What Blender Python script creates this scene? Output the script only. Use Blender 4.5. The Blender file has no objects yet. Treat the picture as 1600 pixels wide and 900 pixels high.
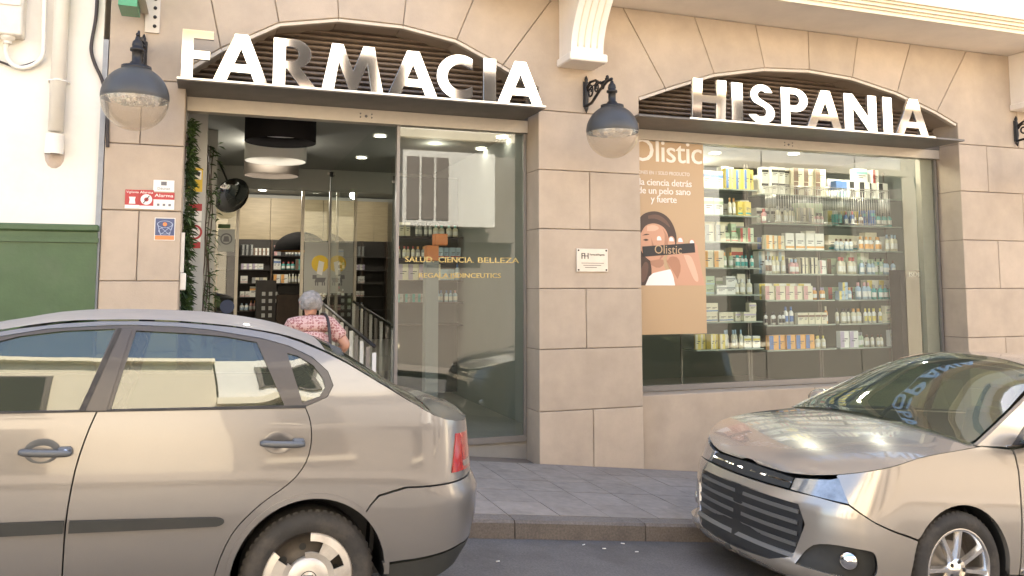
import bpy, bmesh, math, random
from math import sin, cos, pi, radians, sqrt, atan, tan, hypot
from mathutils import Vector, Matrix
from mathutils.geometry import delaunay_2d_cdt
random.seed(7)
S = bpy.context.scene
COL = S.collection

# ------------------------------------------------------------------ camera
FPX, CAMD, CAMH, HORIZ = 1300.0, 7.64, 1.67, 447.0       # focal length in photo pixels, distance to facade, eye height
YAW, PITCH = atan(FPX / 3600), radians(5.2)
cam_d = bpy.data.cameras.new("camera"); cam = bpy.data.objects.new("camera", cam_d); COL.objects.link(cam)
cam.location = (0, -CAMD, CAMH)
cam.rotation_euler = (pi / 2 + PITCH, 0, -YAW)
cam_d.sensor_width = 36; cam_d.lens = 36 * FPX / 1600
PPY = HORIZ - FPX * tan(PITCH)
cam_d.shift_y = (PPY - 450) / 1600
cam_d.clip_end = 3000; cam_d.clip_start = .05
S.camera = cam

# ------------------------------------------------------------------ light
SUN_EL, SUN_AZ = radians(54), radians(12)                # the sun stands behind the pharmacy, so the street side is in shade
W = bpy.data.worlds.new("World"); S.world = W; W.use_nodes = True
nt = W.node_tree; sky = nt.nodes.new("ShaderNodeTexSky"); sky.sky_type = 'NISHITA'; sky.sun_disc = False
sky.sun_elevation = SUN_EL; sky.sun_rotation = SUN_AZ; sky.dust_density = 2.5; sky.air_density = 1.0
bg = nt.nodes["Background"]; bg.inputs[1].default_value = .11
nt.links.new(sky.outputs[0], bg.inputs[0])
sd = bpy.data.lights.new("sun", 'SUN'); sun = bpy.data.objects.new("sun", sd); COL.objects.link(sun)
sd.energy = 5.0; sd.angle = radians(.5); sd.color = (1, .93, .82)
to_sun = Vector((sin(SUN_AZ) * cos(SUN_EL), cos(SUN_AZ) * cos(SUN_EL), sin(SUN_EL)))
sun.rotation_euler = to_sun.to_track_quat('Z', 'Y').to_euler()
vs = S.view_settings; vs.view_transform = 'Standard'; vs.look = 'None'; vs.gamma = 1; vs.use_curve_mapping = False
vs.exposure = 2.8
S.render.engine = 'CYCLES'; S.cycles.use_denoising = True
S.cycles.max_bounces = 10; S.cycles.diffuse_bounces = 4; S.cycles.transparent_max_bounces = 16
S.cycles.sample_clamp_indirect = 6; S.cycles.caustics_reflective = False; S.cycles.caustics_refractive = False

# ------------------------------------------------------------------ helpers
_fw = Vector((sin(YAW) * cos(PITCH), cos(YAW) * cos(PITCH), sin(PITCH))); _rt = Vector((cos(YAW), -sin(YAW), 0)); _up = _rt.cross(_fw)
def at(px, py, y):
    """photo pixel -> point on the vertical plane at depth y (used to take measurements off the photograph)"""
    d = _fw * FPX + _rt * (px - 800) + _up * (PPY - py)
    return Vector((0, -CAMD, CAMH)) + d * ((y + CAMD) / d.y)
def tag(o, label=None, cat=None, group=None, kind=None):
    if label: o['label'] = label
    if cat: o['category'] = cat
    if group: o['group'] = group
    if kind: o['kind'] = kind
    return o
def empty(name, loc=(0, 0, 0), label=None, cat=None, group=None, kind=None):
    o = bpy.data.objects.new(name, None); o.empty_display_size = .1; o.location = loc; COL.objects.link(o)
    return tag(o, label, cat, group, kind)
def world_loc(o):
    v = Vector((0, 0, 0))
    while o: v += Vector(o.location); o = o.parent
    return v
def link_mesh(name, me, parent=None, loc=None):
    o = bpy.data.objects.new(name, me); COL.objects.link(o)
    if parent: o.parent = parent
    if loc is not None: o.location = loc
    return o
def copy_of(o, loc=None, parent=None):
    c = o.copy(); COL.objects.link(c)
    if parent is not None: c.parent = parent
    if loc is not None: c.location = loc
    return c
def copy_tree(o, parent=None):
    c = copy_of(o, parent=parent)
    for ch in [k for k in bpy.data.objects if k.parent == o]: copy_tree(ch, c)
    return c

class MB:
    """collects shapes given in world coordinates (local=True: in the parent's own)"""
    def __init__(s): s.v = []; s.f = []; s.m = []; s.sm = []
    def add(s, vs_, fs, mi=0, smooth=False):
        b = len(s.v); s.v += [tuple(v) for v in vs_]
        for f in fs: s.f.append([b + i for i in f]); s.m.append(mi); s.sm.append(smooth)
        return s
    def box(s, a, b, mi=0):
        x0, y0, z0 = a; x1, y1, z1 = b
        v = [(x0,y0,z0),(x1,y0,z0),(x1,y1,z0),(x0,y1,z0),(x0,y0,z1),(x1,y0,z1),(x1,y1,z1),(x0,y1,z1)]
        return s.add(v, [(0,3,2,1),(4,5,6,7),(0,1,5,4),(1,2,6,5),(2,3,7,6),(3,0,4,7)], mi)
    def cbox(s, a, b, c=.006, mi=0):
        """box with chamfered edges"""
        bm = bmesh.new(); bmesh.ops.create_cube(bm, size=1)
        A, B = Vector(a), Vector(b)
        for v in bm.verts: v.co = Vector(((A[i] + B[i]) / 2 + v.co[i] * (B[i] - A[i]) for i in range(3)))
        bmesh.ops.bevel(bm, geom=bm.edges[:], offset=c, segments=1, affect='EDGES')
        s.frombm(bm, mi); return s
    def frombm(s, bm, mi=0, smooth=False):
        bm.verts.index_update()
        s.add([v.co for v in bm.verts], [[v.index for v in f.verts] for f in bm.faces], mi, smooth); bm.free(); return s
    def prism(s, pts, y0, y1, mi=0, bev=0, inset=None):
        """polygon in (x,z) extruded from y0 (front) to y1; bev: chamfer of the front edge"""
        n = len(pts)
        area = sum(pts[i][0] * pts[(i+1) % n][1] - pts[(i+1) % n][0] * pts[i][1] for i in range(n))
        if area < 0: pts = pts[::-1]
        rings = [(pts, y1)]
        if bev: rings += [(pts, y0 + bev), (offset_poly(pts, bev), y0)]
        else: rings += [(pts, y0)]
        v = []; 
        for p, y in rings: v += [(x, y, z) for x, z in p]
        fs = []
        for r in range(len(rings) - 1):
            for i in range(n): j = (i + 1) % n; fs.append((r*n + j, r*n + i, (r+1)*n + i, (r+1)*n + j))
        fs.append(tuple(range((len(rings)-1)*n, len(rings)*n)))
        fs.append(tuple(range(n - 1, -1, -1)))
        return s.add(v, fs, mi)
    def tube(s, path, r, n=8, mi=0, closed=False, cap=True):
        P = [Vector(p) for p in path]; R = r if isinstance(r, (list, tuple)) else [r] * len(P)
        v = []; fs = []; m = len(P); ref = None
        for i, p in enumerate(P):
            a = P[(i - 1) % m] if (closed or i > 0) else p; b = P[(i + 1) % m] if (closed or i < m - 1) else p
            t = (b - a).normalized()
            if ref is None: ref = Vector((0, 0, 1)) if abs(t.z) < .9 else Vector((1, 0, 0))
            q = t.cross(ref).normalized(); w = q.cross(t); ref = w
            for k in range(n):
                ang = 2 * pi * k / n; v.append(p + (q * cos(ang) + w * sin(ang)) * R[i])
        for i in range(m if closed else m - 1):
            j = (i + 1) % m
            for k in range(n): l = (k + 1) % n; fs.append((i*n + k, i*n + l, j*n + l, j*n + k))
        if cap and not closed: fs += [tuple(range(n - 1, -1, -1)), tuple(range((m-1)*n, m*n))]
        return s.add(v, fs, mi, True)
    def lathe(s, prof, o=(0, 0, 0), axis='z', n=24, mi=0, smooth=True, a0=0, a1=2 * pi, sx=1, sy=1):
        """profile [(r,h)] turned round an axis through o"""
        o = Vector(o); full = abs(a1 - a0 - 2 * pi) < 1e-6; m = n if full else n + 1; v = []; fs = []
        for r, h in prof:
            for k in range(m):
                a = a0 + (a1 - a0) * k / n; c, d = r * cos(a) * sx, r * sin(a) * sy
                v.append(o + Vector((c, d, h) if axis == 'z' else (c, h, d) if axis == 'y' else (h, c, d)))
        for i in range(len(prof) - 1):
            for k in range(n):
                l = (k + 1) % m if full else k + 1
                f = (i*m + k, i*m + l, (i+1)*m + l, (i+1)*m + k)
                fs.append(f[::-1] if axis == 'y' else f)
        return s.add(v, fs, mi, smooth)
    def build(s, name, mats, parent=None, local=False, loc=None, fix=True):
        me = bpy.data.meshes.new(name)
        off = Vector((0, 0, 0))
        if not local: off = world_loc(parent) if parent else (Vector(loc) if loc is not None else Vector((0, 0, 0)))
        me.from_pydata([tuple(Vector(v) - off) for v in s.v], [], s.f)
        mats = mats if isinstance(mats, (list, tuple)) else [mats]
        for m in mats: me.materials.append(m)
        me.polygons.foreach_set("material_index", s.m); me.polygons.foreach_set("use_smooth", s.sm); me.update()
        if fix:
            bm = bmesh.new(); bm.from_mesh(me); bmesh.ops.recalc_face_normals(bm, faces=bm.faces[:]); bm.to_mesh(me); bm.free()
        o = link_mesh(name, me, parent)
        if loc is not None and not parent: o.location = loc
        return o

def offset_poly(pts, d):
    n = len(pts); out = []
    for i in range(n):
        p0, p1, p2 = Vector(pts[i-1]), Vector(pts[i]), Vector(pts[(i+1) % n])
        a = (p1 - p0).normalized(); b = (p2 - p1).normalized()
        na, nb = Vector((-a.y, a.x)), Vector((-b.y, b.x)); m = na + nb
        k = d / max(.3, (1 + na.dot(nb)) / 1) if m.length > 1e-6 else d
        out.append(tuple(p1 + m * k) if m.length > 1e-6 else tuple(p1 + na * d))
    return out
def ccw(p):
    n = len(p); a = sum(p[i][0]*p[(i+1) % n][1] - p[(i+1) % n][0]*p[i][1] for i in range(n))
    return p if a > 0 else p[::-1]
def inset(p, d): return offset_poly(ccw(p), d)
def in_poly(x, y, p):
    c = False; n = len(p); j = n - 1
    for i in range(n):
        if (p[i][1] > y) != (p[j][1] > y) and x < (p[j][0]-p[i][0]) * (y-p[i][1]) / (p[j][1]-p[i][1]) + p[i][0]: c = not c
        j = i
    return c
def dense(p, step, closed=True):
    out = []; n = len(p)
    for i in range(n if closed else n - 1):
        a, b = Vector(p[i]), Vector(p[(i+1) % n]); k = max(1, int(math.ceil((b - a).length / step)))
        out += [tuple(a.lerp(b, t / k)) for t in range(k)]
    if not closed: out.append(tuple(p[-1]))
    return out
def smooth_line(p, it=2):
    """Chaikin corner cutting of an open polyline"""
    for _ in range(it):
        q = [p[0]]
        for a, b in zip(p, p[1:]):
            q += [tuple(.75*Vector(a) + .25*Vector(b)), tuple(.25*Vector(a) + .75*Vector(b))]
        p = q + [p[-1]]
    return p
def tri2d(outline, holes=(), step=.05):
    """triangulated polygon with inner points; returns 2-D points and triangles"""
    loops = [dense(outline, step)] + [dense(h, step) for h in holes]
    pts = []; edges = []
    for L in loops:
        b = len(pts); pts += L; edges += [(b + i, b + (i + 1) % len(L)) for i in range(len(L))]
    bnd = list(pts)
    x0, x1 = min(p[0] for p in outline), max(p[0] for p in outline); y0, y1 = min(p[1] for p in outline), max(p[1] for p in outline)
    gx = x0 + step / 2
    while gx < x1:
        gy = y0 + step / 2
        while gy < y1:
            if in_poly(gx, gy, loops[0]) and not any(in_poly(gx, gy, h) for h in loops[1:]) and min((gx-q[0])**2 + (gy-q[1])**2 for q in bnd) > (.45*step)**2:
                pts.append((gx, gy))
            gy += step
        gx += step
    r = delaunay_2d_cdt([Vector(p) for p in pts], edges, [], 0, 1e-6)
    V = [tuple(v) for v in r[0]]; F = []
    for f in r[2]:
        cx = sum(V[i][0] for i in f) / len(f); cy = sum(V[i][1] for i in f) / len(f)
        if in_poly(cx, cy, loops[0]) and not any(in_poly(cx, cy, h) for h in loops[1:]): F.append(tuple(f))
    return V, F, loops

_curve_tmp = []
def curve_mesh(polys, extrude=0, bevel=0):
    """flat filled shape with holes from closed polylines (x,z) -> mesh facing -y"""
    cu = bpy.data.curves.new("tmp", 'CURVE'); cu.dimensions = '2D'; cu.fill_mode = 'BOTH'; cu.extrude = extrude; cu.bevel_depth = bevel; cu.bevel_resolution = 0
    for p in polys:
        sp = cu.splines.new('POLY'); sp.points.add(len(p) - 1); sp.use_cyclic_u = True
        for q, w in zip(sp.points, p): q.co = (w[0], w[1], 0, 1)
    return _to_mesh(cu)
def text_mesh(txt, size, align='CENTER', extrude=0, spacing=1.0, line=1.0):
    cu = bpy.data.curves.new("tmp", 'FONT'); cu.body = txt; cu.size = size; cu.align_x = align; cu.extrude = extrude; cu.space_character = spacing; cu.space_line = line; cu.resolution_u = 3
    return _to_mesh(cu)
def _to_mesh(cu):
    o = bpy.data.objects.new("tmp", cu); COL.objects.link(o)
    dg = bpy.context.evaluated_depsgraph_get(); me = bpy.data.meshes.new_from_object(o.evaluated_get(dg)); bpy.data.objects.remove(o)
    v = [(p.co.x, -p.co.z, p.co.y) for p in me.vertices]; f = [tuple(p.vertices) for p in me.polygons]
    bpy.data.meshes.remove(me); return v, f
def put_text(mb, txt, x, y, z, size, mi=0, align='CENTER', width=None, spacing=1.0, bold=0, face=(1, 0)):
    """lettering on a plane facing -y (face = direction of reading in x,y)"""
    v, f = text_mesh(txt, size, align, .0006, spacing)
    k = 1
    if width:
        xs = [p[0] for p in v]; k = width / (max(xs) - min(xs))
    mb.add([(x + p[0] * k * face[0], y + p[1] + p[0] * k * face[1], z + p[2]) for p in v], f, mi)
    if bold:
        mb.add([(x + bold + p[0] * k * face[0], y + p[1] - .0004 + p[0] * k * face[1], z + p[2]) for p in v], f, mi)

# ------------------------------------------------------------------ materials
def mat(name, col, rough=.6, metal=0, var=0., scale=4, bump=0., bscale=60, coat=0, rand=0., dirt=None, dscale=1.2, damt=.5, spec=.5, emit=None, estr=0, detail=6, stretch=None, streak=0):
    m = bpy.data.materials.new(name); m.use_nodes = True; N = m.node_tree.nodes; L = m.node_tree.links; P = N["Principled BSDF"]
    P.inputs["Roughness"].default_value = rough; P.inputs["Metallic"].default_value = metal; P.inputs["Specular IOR Level"].default_value = spec
    P.inputs["Coat Weight"].default_value = coat; P.inputs["Coat Roughness"].default_value = .04
    c4 = (*col, 1); P.inputs["Base Color"].default_value = c4
    if emit: P.inputs["Emission Color"].default_value = (*emit, 1); P.inputs["Emission Strength"].default_value = estr
    tc = N.new("ShaderNodeTexCoord"); co = tc.outputs["Object"]
    if stretch:
        mp = N.new("ShaderNodeMapping"); mp.inputs["Scale"].default_value = stretch; L.new(co, mp.inputs[0]); co = mp.outputs[0]
    cur = None
    def mul(inp, lo, hi, prev):
        mr = N.new("ShaderNodeMapRange"); mr.inputs[1].default_value = .3; mr.inputs[2].default_value = .7; mr.inputs[3].default_value = lo; mr.inputs[4].default_value = hi
        L.new(inp, mr.inputs[0]); mx = N.new("ShaderNodeVectorMath"); mx.operation = 'SCALE'; L.new(mr.outputs[0], mx.inputs["Scale"])
        if prev: L.new(prev, mx.inputs[0])
        else: mx.inputs[0].default_value = col
        return mx.outputs[0]
    if var:
        nz = N.new("ShaderNodeTexNoise"); nz.inputs["Scale"].default_value = scale; nz.inputs["Detail"].default_value = detail; nz.inputs["Roughness"].default_value = .62; L.new(co, nz.inputs[0])
        cur = mul(nz.outputs[0], 1 - var, 1 + var, cur)
    if streak:
        mp2 = N.new("ShaderNodeMapping"); mp2.inputs["Scale"].default_value = (2.6, 2.6, .5); L.new(tc.outputs["Object"], mp2.inputs[0])
        n4 = N.new("ShaderNodeTexNoise"); n4.inputs["Scale"].default_value = 1.0; n4.inputs["Detail"].default_value = 5; L.new(mp2.outputs[0], n4.inputs[0])
        cur = mul(n4.outputs[0], 1 - streak, 1 + streak, cur)
    if rand:
        oi = N.new("ShaderNodeObjectInfo"); mr = N.new("ShaderNodeMapRange"); mr.inputs[3].default_value = 1 - rand; mr.inputs[4].default_value = 1 + rand; L.new(oi.outputs["Random"], mr.inputs[0])
        mx = N.new("ShaderNodeVectorMath"); mx.operation = 'SCALE'; L.new(mr.outputs[0], mx.inputs["Scale"])
        if cur: L.new(cur, mx.inputs[0])
        else: mx.inputs[0].default_value = col
        cur = mx.outputs[0]
    if dirt:
        n2 = N.new("ShaderNodeTexNoise"); n2.inputs["Scale"].default_value = dscale; n2.inputs["Detail"].default_value = 8; n2.inputs["Roughness"].default_value = .7; L.new(co, n2.inputs[0])
        mr = N.new("ShaderNodeMapRange"); mr.inputs[1].default_value = .5; mr.inputs[2].default_value = .72; mr.inputs[4].default_value = damt; L.new(n2.outputs[0], mr.inputs[0])
        mx = N.new("ShaderNodeMix"); mx.data_type = 'RGBA'; L.new(mr.outputs[0], mx.inputs[0]); mx.inputs[7].default_value = (*dirt, 1)
        if cur: L.new(cur, mx.inputs[6])
        else: mx.inputs[6].default_value = c4
        cur = mx.outputs[2]
    if cur: L.new(cur, P.inputs["Base Color"])
    if bump:
        n3 = N.new("ShaderNodeTexNoise"); n3.inputs["Scale"].default_value = bscale; n3.inputs["Detail"].default_value = 4; L.new(co, n3.inputs[0])
        b = N.new("ShaderNodeBump"); b.inputs["Strength"].default_value = bump; b.inputs["Distance"].default_value = .01; L.new(n3.outputs[0], b.inputs["Height"]); L.new(b.outputs[0], P.inputs["Normal"])
    return m
def glass(name, tint=(.86, .9, .87), f0=.06, rough=0, haze=None, hz=0):
    m = bpy.data.materials.new(name); m.use_nodes = True; N = m.node_tree.nodes; L = m.node_tree.links; N.clear()
    out = N.new("ShaderNodeOutputMaterial"); tr = N.new("ShaderNodeBsdfTransparent"); tr.inputs[0].default_value = (*tint, 1)
    gl = N.new("ShaderNodeBsdfGlossy"); gl.inputs["Roughness"].default_value = rough; gl.inputs["Color"].default_value = (.95, .97, .95, 1)
    lw = N.new("ShaderNodeLayerWeight"); lw.inputs[0].default_value = .5
    p = N.new("ShaderNodeMath"); p.operation = 'POWER'; p.inputs[1].default_value = 5; L.new(lw.outputs["Facing"], p.inputs[0])
    mr = N.new("ShaderNodeMapRange"); mr.inputs[3].default_value = f0; L.new(p.outputs[0], mr.inputs[0])
    first = tr.outputs[0]
    if haze:
        df = N.new("ShaderNodeBsdfDiffuse"); df.inputs[0].default_value = (*haze, 1); m1 = N.new("ShaderNodeMixShader"); m1.inputs[0].default_value = hz
        L.new(tr.outputs[0], m1.inputs[1]); L.new(df.outputs[0], m1.inputs[2]); first = m1.outputs[0]
    mx = N.new("ShaderNodeMixShader"); L.new(mr.outputs[0], mx.inputs[0]); L.new(first, mx.inputs[1]); L.new(gl.outputs[0], mx.inputs[2]); L.new(mx.outputs[0], out.inputs[0])
    return m
def emis(name, col, st): return mat(name, (.8, .8, .8), emit=col, estr=st)

M = {}
M['stone'] = mat('limestone', (.455, .36, .266), .72, streak=.035, var=.10, scale=3.0, bump=.12, bscale=90, rand=.055, dirt=(.385, .30, .21), dscale=.9, damt=.45)
M['lit_chamfer'] = mat('lit_chamfer_stone', (.62, .53, .42), .7, var=.08, scale=5)  # stone paled to carry the light caught by the arch chamfer
M['render'] = mat('painted_render', (.82, .74, .64), .75, var=.05, scale=3, bump=.05, bscale=50)
M['cream'] = mat('cream_paint', (.78, .68, .50), .6, var=.04, scale=3)
M['mortar'] = mat('dark_joint', (.19, .15, .115), .9)
M['white'] = mat('whitewash', (.79, .74, .645), .8, var=.025, scale=1.6, bump=.25, bscale=14, dirt=(.60, .52, .43), dscale=2.2, damt=.25)
M['green'] = mat('green_paint', (.062, .108, .042), .55, var=.10, scale=5, bump=.15, bscale=30, dirt=(.09, .125, .065), dscale=3, damt=.5)
M['grey_strip'] = mat('grey_render', (.33, .33, .33), .8, var=.12, scale=9, bump=.1)
M['louvre'] = mat('brown_louvre', (.23, .17, .125), .5, var=.15, scale=8)
M['steel'] = mat('brushed_steel', (.62, .59, .54), .28, 1, var=.06, scale=20)
M['mirror'] = mat('polished_steel', (.93, .88, .80), .05, 1, var=.03, scale=6, bump=.02, bscale=2.2)
M['letter_side'] = mat('letter_side', (.75, .72, .66), .25, .9)
M['ledge'] = mat('dark_steel', (.13, .115, .10), .5, 0, var=.15, scale=6)
M['alu'] = mat('aluminium', (.50, .44, .36), .42, .3, var=.05, scale=10)
M['frame'] = mat('anodised_frame', (.24, .22, .20), .4, .4)
M['iron'] = mat('wrought_iron', (.022, .019, .017), .45, .3, bump=.2, bscale=60)
M['lampdome'] = mat('lamp_dome', (.052, .050, .047), .48, .0, coat=.04, var=.1, scale=6)
M['globe'] = glass('lamp_globe', (.92, .88, .82), .05, .02, haze=(.75, .65, .52), hz=.2)
M['reflector'] = mat('faceted_reflector', (.8, .78, .72), .12, 1, bump=1, bscale=45)
M['glass'] = glass('shop_glass', (.82, .88, .84), .065)
M['glass_dark'] = glass('front_glass', (.74, .80, .75), .085)
M['glass_in'] = glass('inner_glass', (.88, .92, .89), .07)
M['carglass'] = glass('car_glass', (.34, .42, .31), .10, haze=(.30, .33, .24), hz=.12)
M['black'] = mat('black_plastic', (.02, .02, .02), .45, var=.1)
M['rubber'] = mat('rubber', (.03, .028, .026), .8, var=.2, scale=14, bump=.2, bscale=80, dirt=(.10, .085, .07), dscale=6, damt=.6)
M['paintA'] = mat('silver_beige_paint', (.185, .175, .165), .28, .45, coat=1, var=.03, scale=500, detail=1, bump=.05, bscale=2.5, dirt=(.21, .19, .17), dscale=1.6, damt=.35)
M['dust'] = mat('dusty_roof_paint', (.26, .23, .20), .62, .1, coat=.1, var=.06, scale=9, dirt=(.34, .29, .235), dscale=5, damt=.6)
M['paintB'] = mat('pale_gold_paint', (.37, .335, .285), .24, .5, coat=1, var=.02, scale=500, detail=1)
M['trim'] = mat('grey_trim', (.034, .035, .033), .6, var=.08, scale=10, dirt=(.055, .05, .045), dscale=4, damt=.4, spec=.25)
M['slat'] = mat('grille_slat_grey', (.13, .128, .12), .4, .2)
M['handle'] = mat('grey_door_handle', (.085, .09, .095), .42, var=.06)
M['pillar_trim'] = mat('pillar_trim', (.055, .047, .042), .38, var=.1, scale=8, coat=.15)
M['hubcap'] = mat('hubcap_silver', (.56, .52, .46), .4, .5, var=.08, scale=10, dirt=(.25, .2, .16), dscale=7, damt=.5)
M['wheel_steel'] = mat('dark_wheel_steel', (.085, .072, .06), .6, .3, var=.3, scale=12)
M['alloy'] = mat('polished_alloy', (.78, .74, .68), .22, .9, var=.05, scale=9)
M['chrome'] = mat('chrome', (.85, .83, .8), .07, 1)
M['lens'] = glass('lamp_lens', (.9, .9, .88), .12)
M['headlens'] = mat('headlamp_lens', (.32, .32, .31), .08, .6, coat=1, var=.35, scale=14)
M['red_lens'] = mat('red_lens', (.35, .02, .015), .15, coat=1)
M['seat'] = mat('seat_fabric', (.06, .06, .058), .9, var=.15, scale=20)
M['asphalt'] = mat('asphalt', (.115, .105, .097), .85, var=.3, scale=75, streak=.10, bump=.6, bscale=160, dirt=(.062, .053, .045), dscale=1.5, damt=.75)
M['kerb'] = mat('kerb_granite', (.155, .13, .108), .85, var=.3, scale=70, bump=.4, bscale=120, rand=.08, dirt=(.07, .06, .05), dscale=4, damt=.6)
M['paving'] = mat('paving_tile', (.25, .21, .175), .8, dirt=(.12, .10, .08), dscale=3.5, damt=.55, var=.15, scale=12, bump=.2, bscale=70, rand=.08)
M['ground'] = mat('ground_earth', (.20, .17, .14), .9, var=.1)
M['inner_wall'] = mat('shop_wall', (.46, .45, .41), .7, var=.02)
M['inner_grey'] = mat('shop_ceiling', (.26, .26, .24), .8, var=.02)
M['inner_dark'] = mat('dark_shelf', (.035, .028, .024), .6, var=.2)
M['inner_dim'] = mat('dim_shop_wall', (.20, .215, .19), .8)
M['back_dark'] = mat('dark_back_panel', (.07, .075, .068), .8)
M['wood'] = mat('light_wood', (.42, .33, .21), .5, var=.16, scale=3, stretch=(1, 1, 9))
M['darkwood'] = mat('dark_wood', (.07, .04, .025), .5, var=.2, scale=5)
M['floor'] = mat('shop_floor', (.28, .26, .23), .35, var=.08, scale=4)
M['leaf'] = mat('plant_leaf', (.035, .065, .018), .55, var=.4, scale=9)
M['leaf2'] = mat('plant_leaf_light', (.07, .12, .03), .55, var=.3, scale=9)
M['lit'] = emis('lamp_diffuser', (1, .93, .8), 6)
M['lit_soft'] = emis('pendant_inside', (1, .85, .6), 2.2)
M['drum_black'] = mat('black_shade', (.008, .007, .007), .9, spec=.1)
M['drum_white'] = mat('white_shade', (.62, .60, .56), .8)
M['drum_grey'] = mat('taupe_shade', (.24, .2, .17), .8)
M['copper'] = mat('gold_inside', (.75, .36, .09), .35, .6)
M['cross_green'] = mat('green_casing', (.03, .27, .12), .35, var=.1, scale=6, coat=.3)
M['plate'] = mat('bracket_steel', (.52, .46, .38), .4, .3)
M['cable'] = mat('black_cable', (.045, .034, .03), .6)
M['pvc'] = mat('painted_pvc', (.80, .75, .66), .6, var=.04, scale=6)
M['boxgrey'] = mat('meter_box_plastic', (.70, .64, .55), .5, var=.05, scale=5, dirt=(.45, .36, .28), dscale=4, damt=.3)
M['red'] = mat('sticker_red', (.42, .025, .03), .4)
M['paper'] = mat('sticker_white', (.80, .77, .70), .5)
M['navy'] = mat('sticker_navy', (.05, .07, .16), .4)
M['orange'] = mat('sticker_orange', (.72, .22, .06), .4)
M['yellow'] = mat('sticker_yellow', (.75, .50, .03), .4)
M['ink'] = mat('black_ink', (.02, .018, .018), .5)
M['greyink'] = mat('grey_ink', (.16, .15, .15), .5)
M['gold'] = mat('gold_vinyl', (.50, .38, .14), .3, .2)
M['poster'] = mat('poster_tan', (.47, .32, .18), .35)
M['skin'] = mat('skin', (.52, .27, .18), .5, var=.06, scale=9)
M['poster_skin'] = mat('poster_skin', (.56, .30, .19), .4)
M['hair_sheen'] = mat('poster_hair_sheen', (.12, .06, .04), .4); M['poster_shade'] = mat('poster_shade', (.40, .20, .12), .4); M['poster_light'] = mat('poster_light', (.68, .42, .29), .4)
M['poster_hand'] = mat('poster_hand', (.40, .19, .11), .4)
M['poster_hair'] = mat('poster_hair', (.05, .025, .018), .4)
M['poster_white'] = mat('poster_white', (.85, .80, .74), .4)
M['hair'] = mat('grey_hair', (.27, .245, .22), .8, var=.35, scale=26, bump=.9, bscale=55)
M['trousers'] = mat('navy_trousers', (.03, .032, .05), .85, var=.1)
M['shoe'] = mat('dark_shoe', (.02, .018, .017), .5)
M['bag'] = mat('dark_bag', (.03, .02, .018), .5)

def blouse_material():
    m = mat('patterned_blouse', (.6, .4, .35), .85); N = m.node_tree.nodes; L = m.node_tree.links; P = N["Principled BSDF"]
    tc = N.new("ShaderNodeTexCoord"); v = N.new("ShaderNodeTexVoronoi"); v.inputs["Scale"].default_value = 46; v.inputs["Randomness"].default_value = .55; L.new(tc.outputs["Object"], v.inputs[0])
    cr = N.new("ShaderNodeValToRGB"); e = cr.color_ramp.elements; cr.color_ramp.interpolation = 'CONSTANT'
    e[0].color = (.50, .28, .24, 1); e[1].position = .2; e[1].color = (.32, .11, .10, 1); q = e.new(.44); q.color = (.58, .37, .32, 1)
    L.new(v.outputs["Distance"], cr.inputs[0]); L.new(cr.outputs[0], P.inputs["Base Color"]); return m
M['blouse'] = blouse_material()

# ================================================================== SETTING
def g(x):
    """height of the road along the street (it falls to the right)"""
    x = max(-16, min(18, x))
    return .1325 - .06 * x if x < .5 else .1025 - .06 * (x - .5) - .0275 * min(1, x - .5) * (x - .5) - (.0275 * max(0, x - 1.5))
def strip(name, x0, x1, y0, y1, dz, m, nx=60, ny=4, kind='structure'):
    mb = MB(); xs = [x0 + (x1 - x0) * i / nx for i in range(nx + 1)]; ys = [y0 + (y1 - y0) * j / ny for j in range(ny + 1)]
    v = [(x, y, g(x) + dz) for x in xs for y in ys]
    f = [(i*(ny+1)+j, (i+1)*(ny+1)+j, (i+1)*(ny+1)+j+1, i*(ny+1)+j+1) for i in range(nx) for j in range(ny)]
    return tag(mb.add(v, f, 0, True).build(name, m), kind=kind)
KY = -2.16
strip('ground', -500, 500, -500, 500, -.03, M['ground'], 250, 8)
strip('road', -40, 40, -9.6, KY + .02, 0, M['asphalt'], 160, 10)
pav = strip('pavement', -40, 40, KY + .14, .6, .10, M['mortar'], 160, 2)
far_pav = strip('pavement', -40, 40, -11.5, -9.6, .13, M['paving'], 160, 2)
kb = tag(empty('kerb', (0, KY, 0)), kind='structure')
x = -6.0
k = 0
while x < 14:
    w = 1.0
    mb = MB(); a, b = x + .004, x + w - .004
    y0, y1 = KY, KY + .145
    v = [(a,y0,g(a)-.1),(b,y0,g(b)-.1),(b,y1,g(b)-.1),(a,y1,g(a)-.1),(a,y0,g(a)+.105),(b,y0,g(b)+.105),(b,y1,g(b)+.125),(a,y1,g(a)+.125),(a,y0+.015,g(a)+.123),(b,y0+.015,g(b)+.123)]
    mb.add(v, [(0,3,2,1),(0,1,5,4),(4,5,9,8),(8,9,6,7),(1,2,6,9,5),(0,4,8,7,3),(2,3,7,6)])
    mb.build('kerb_stone', M['kerb'], kb); x += w
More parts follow.
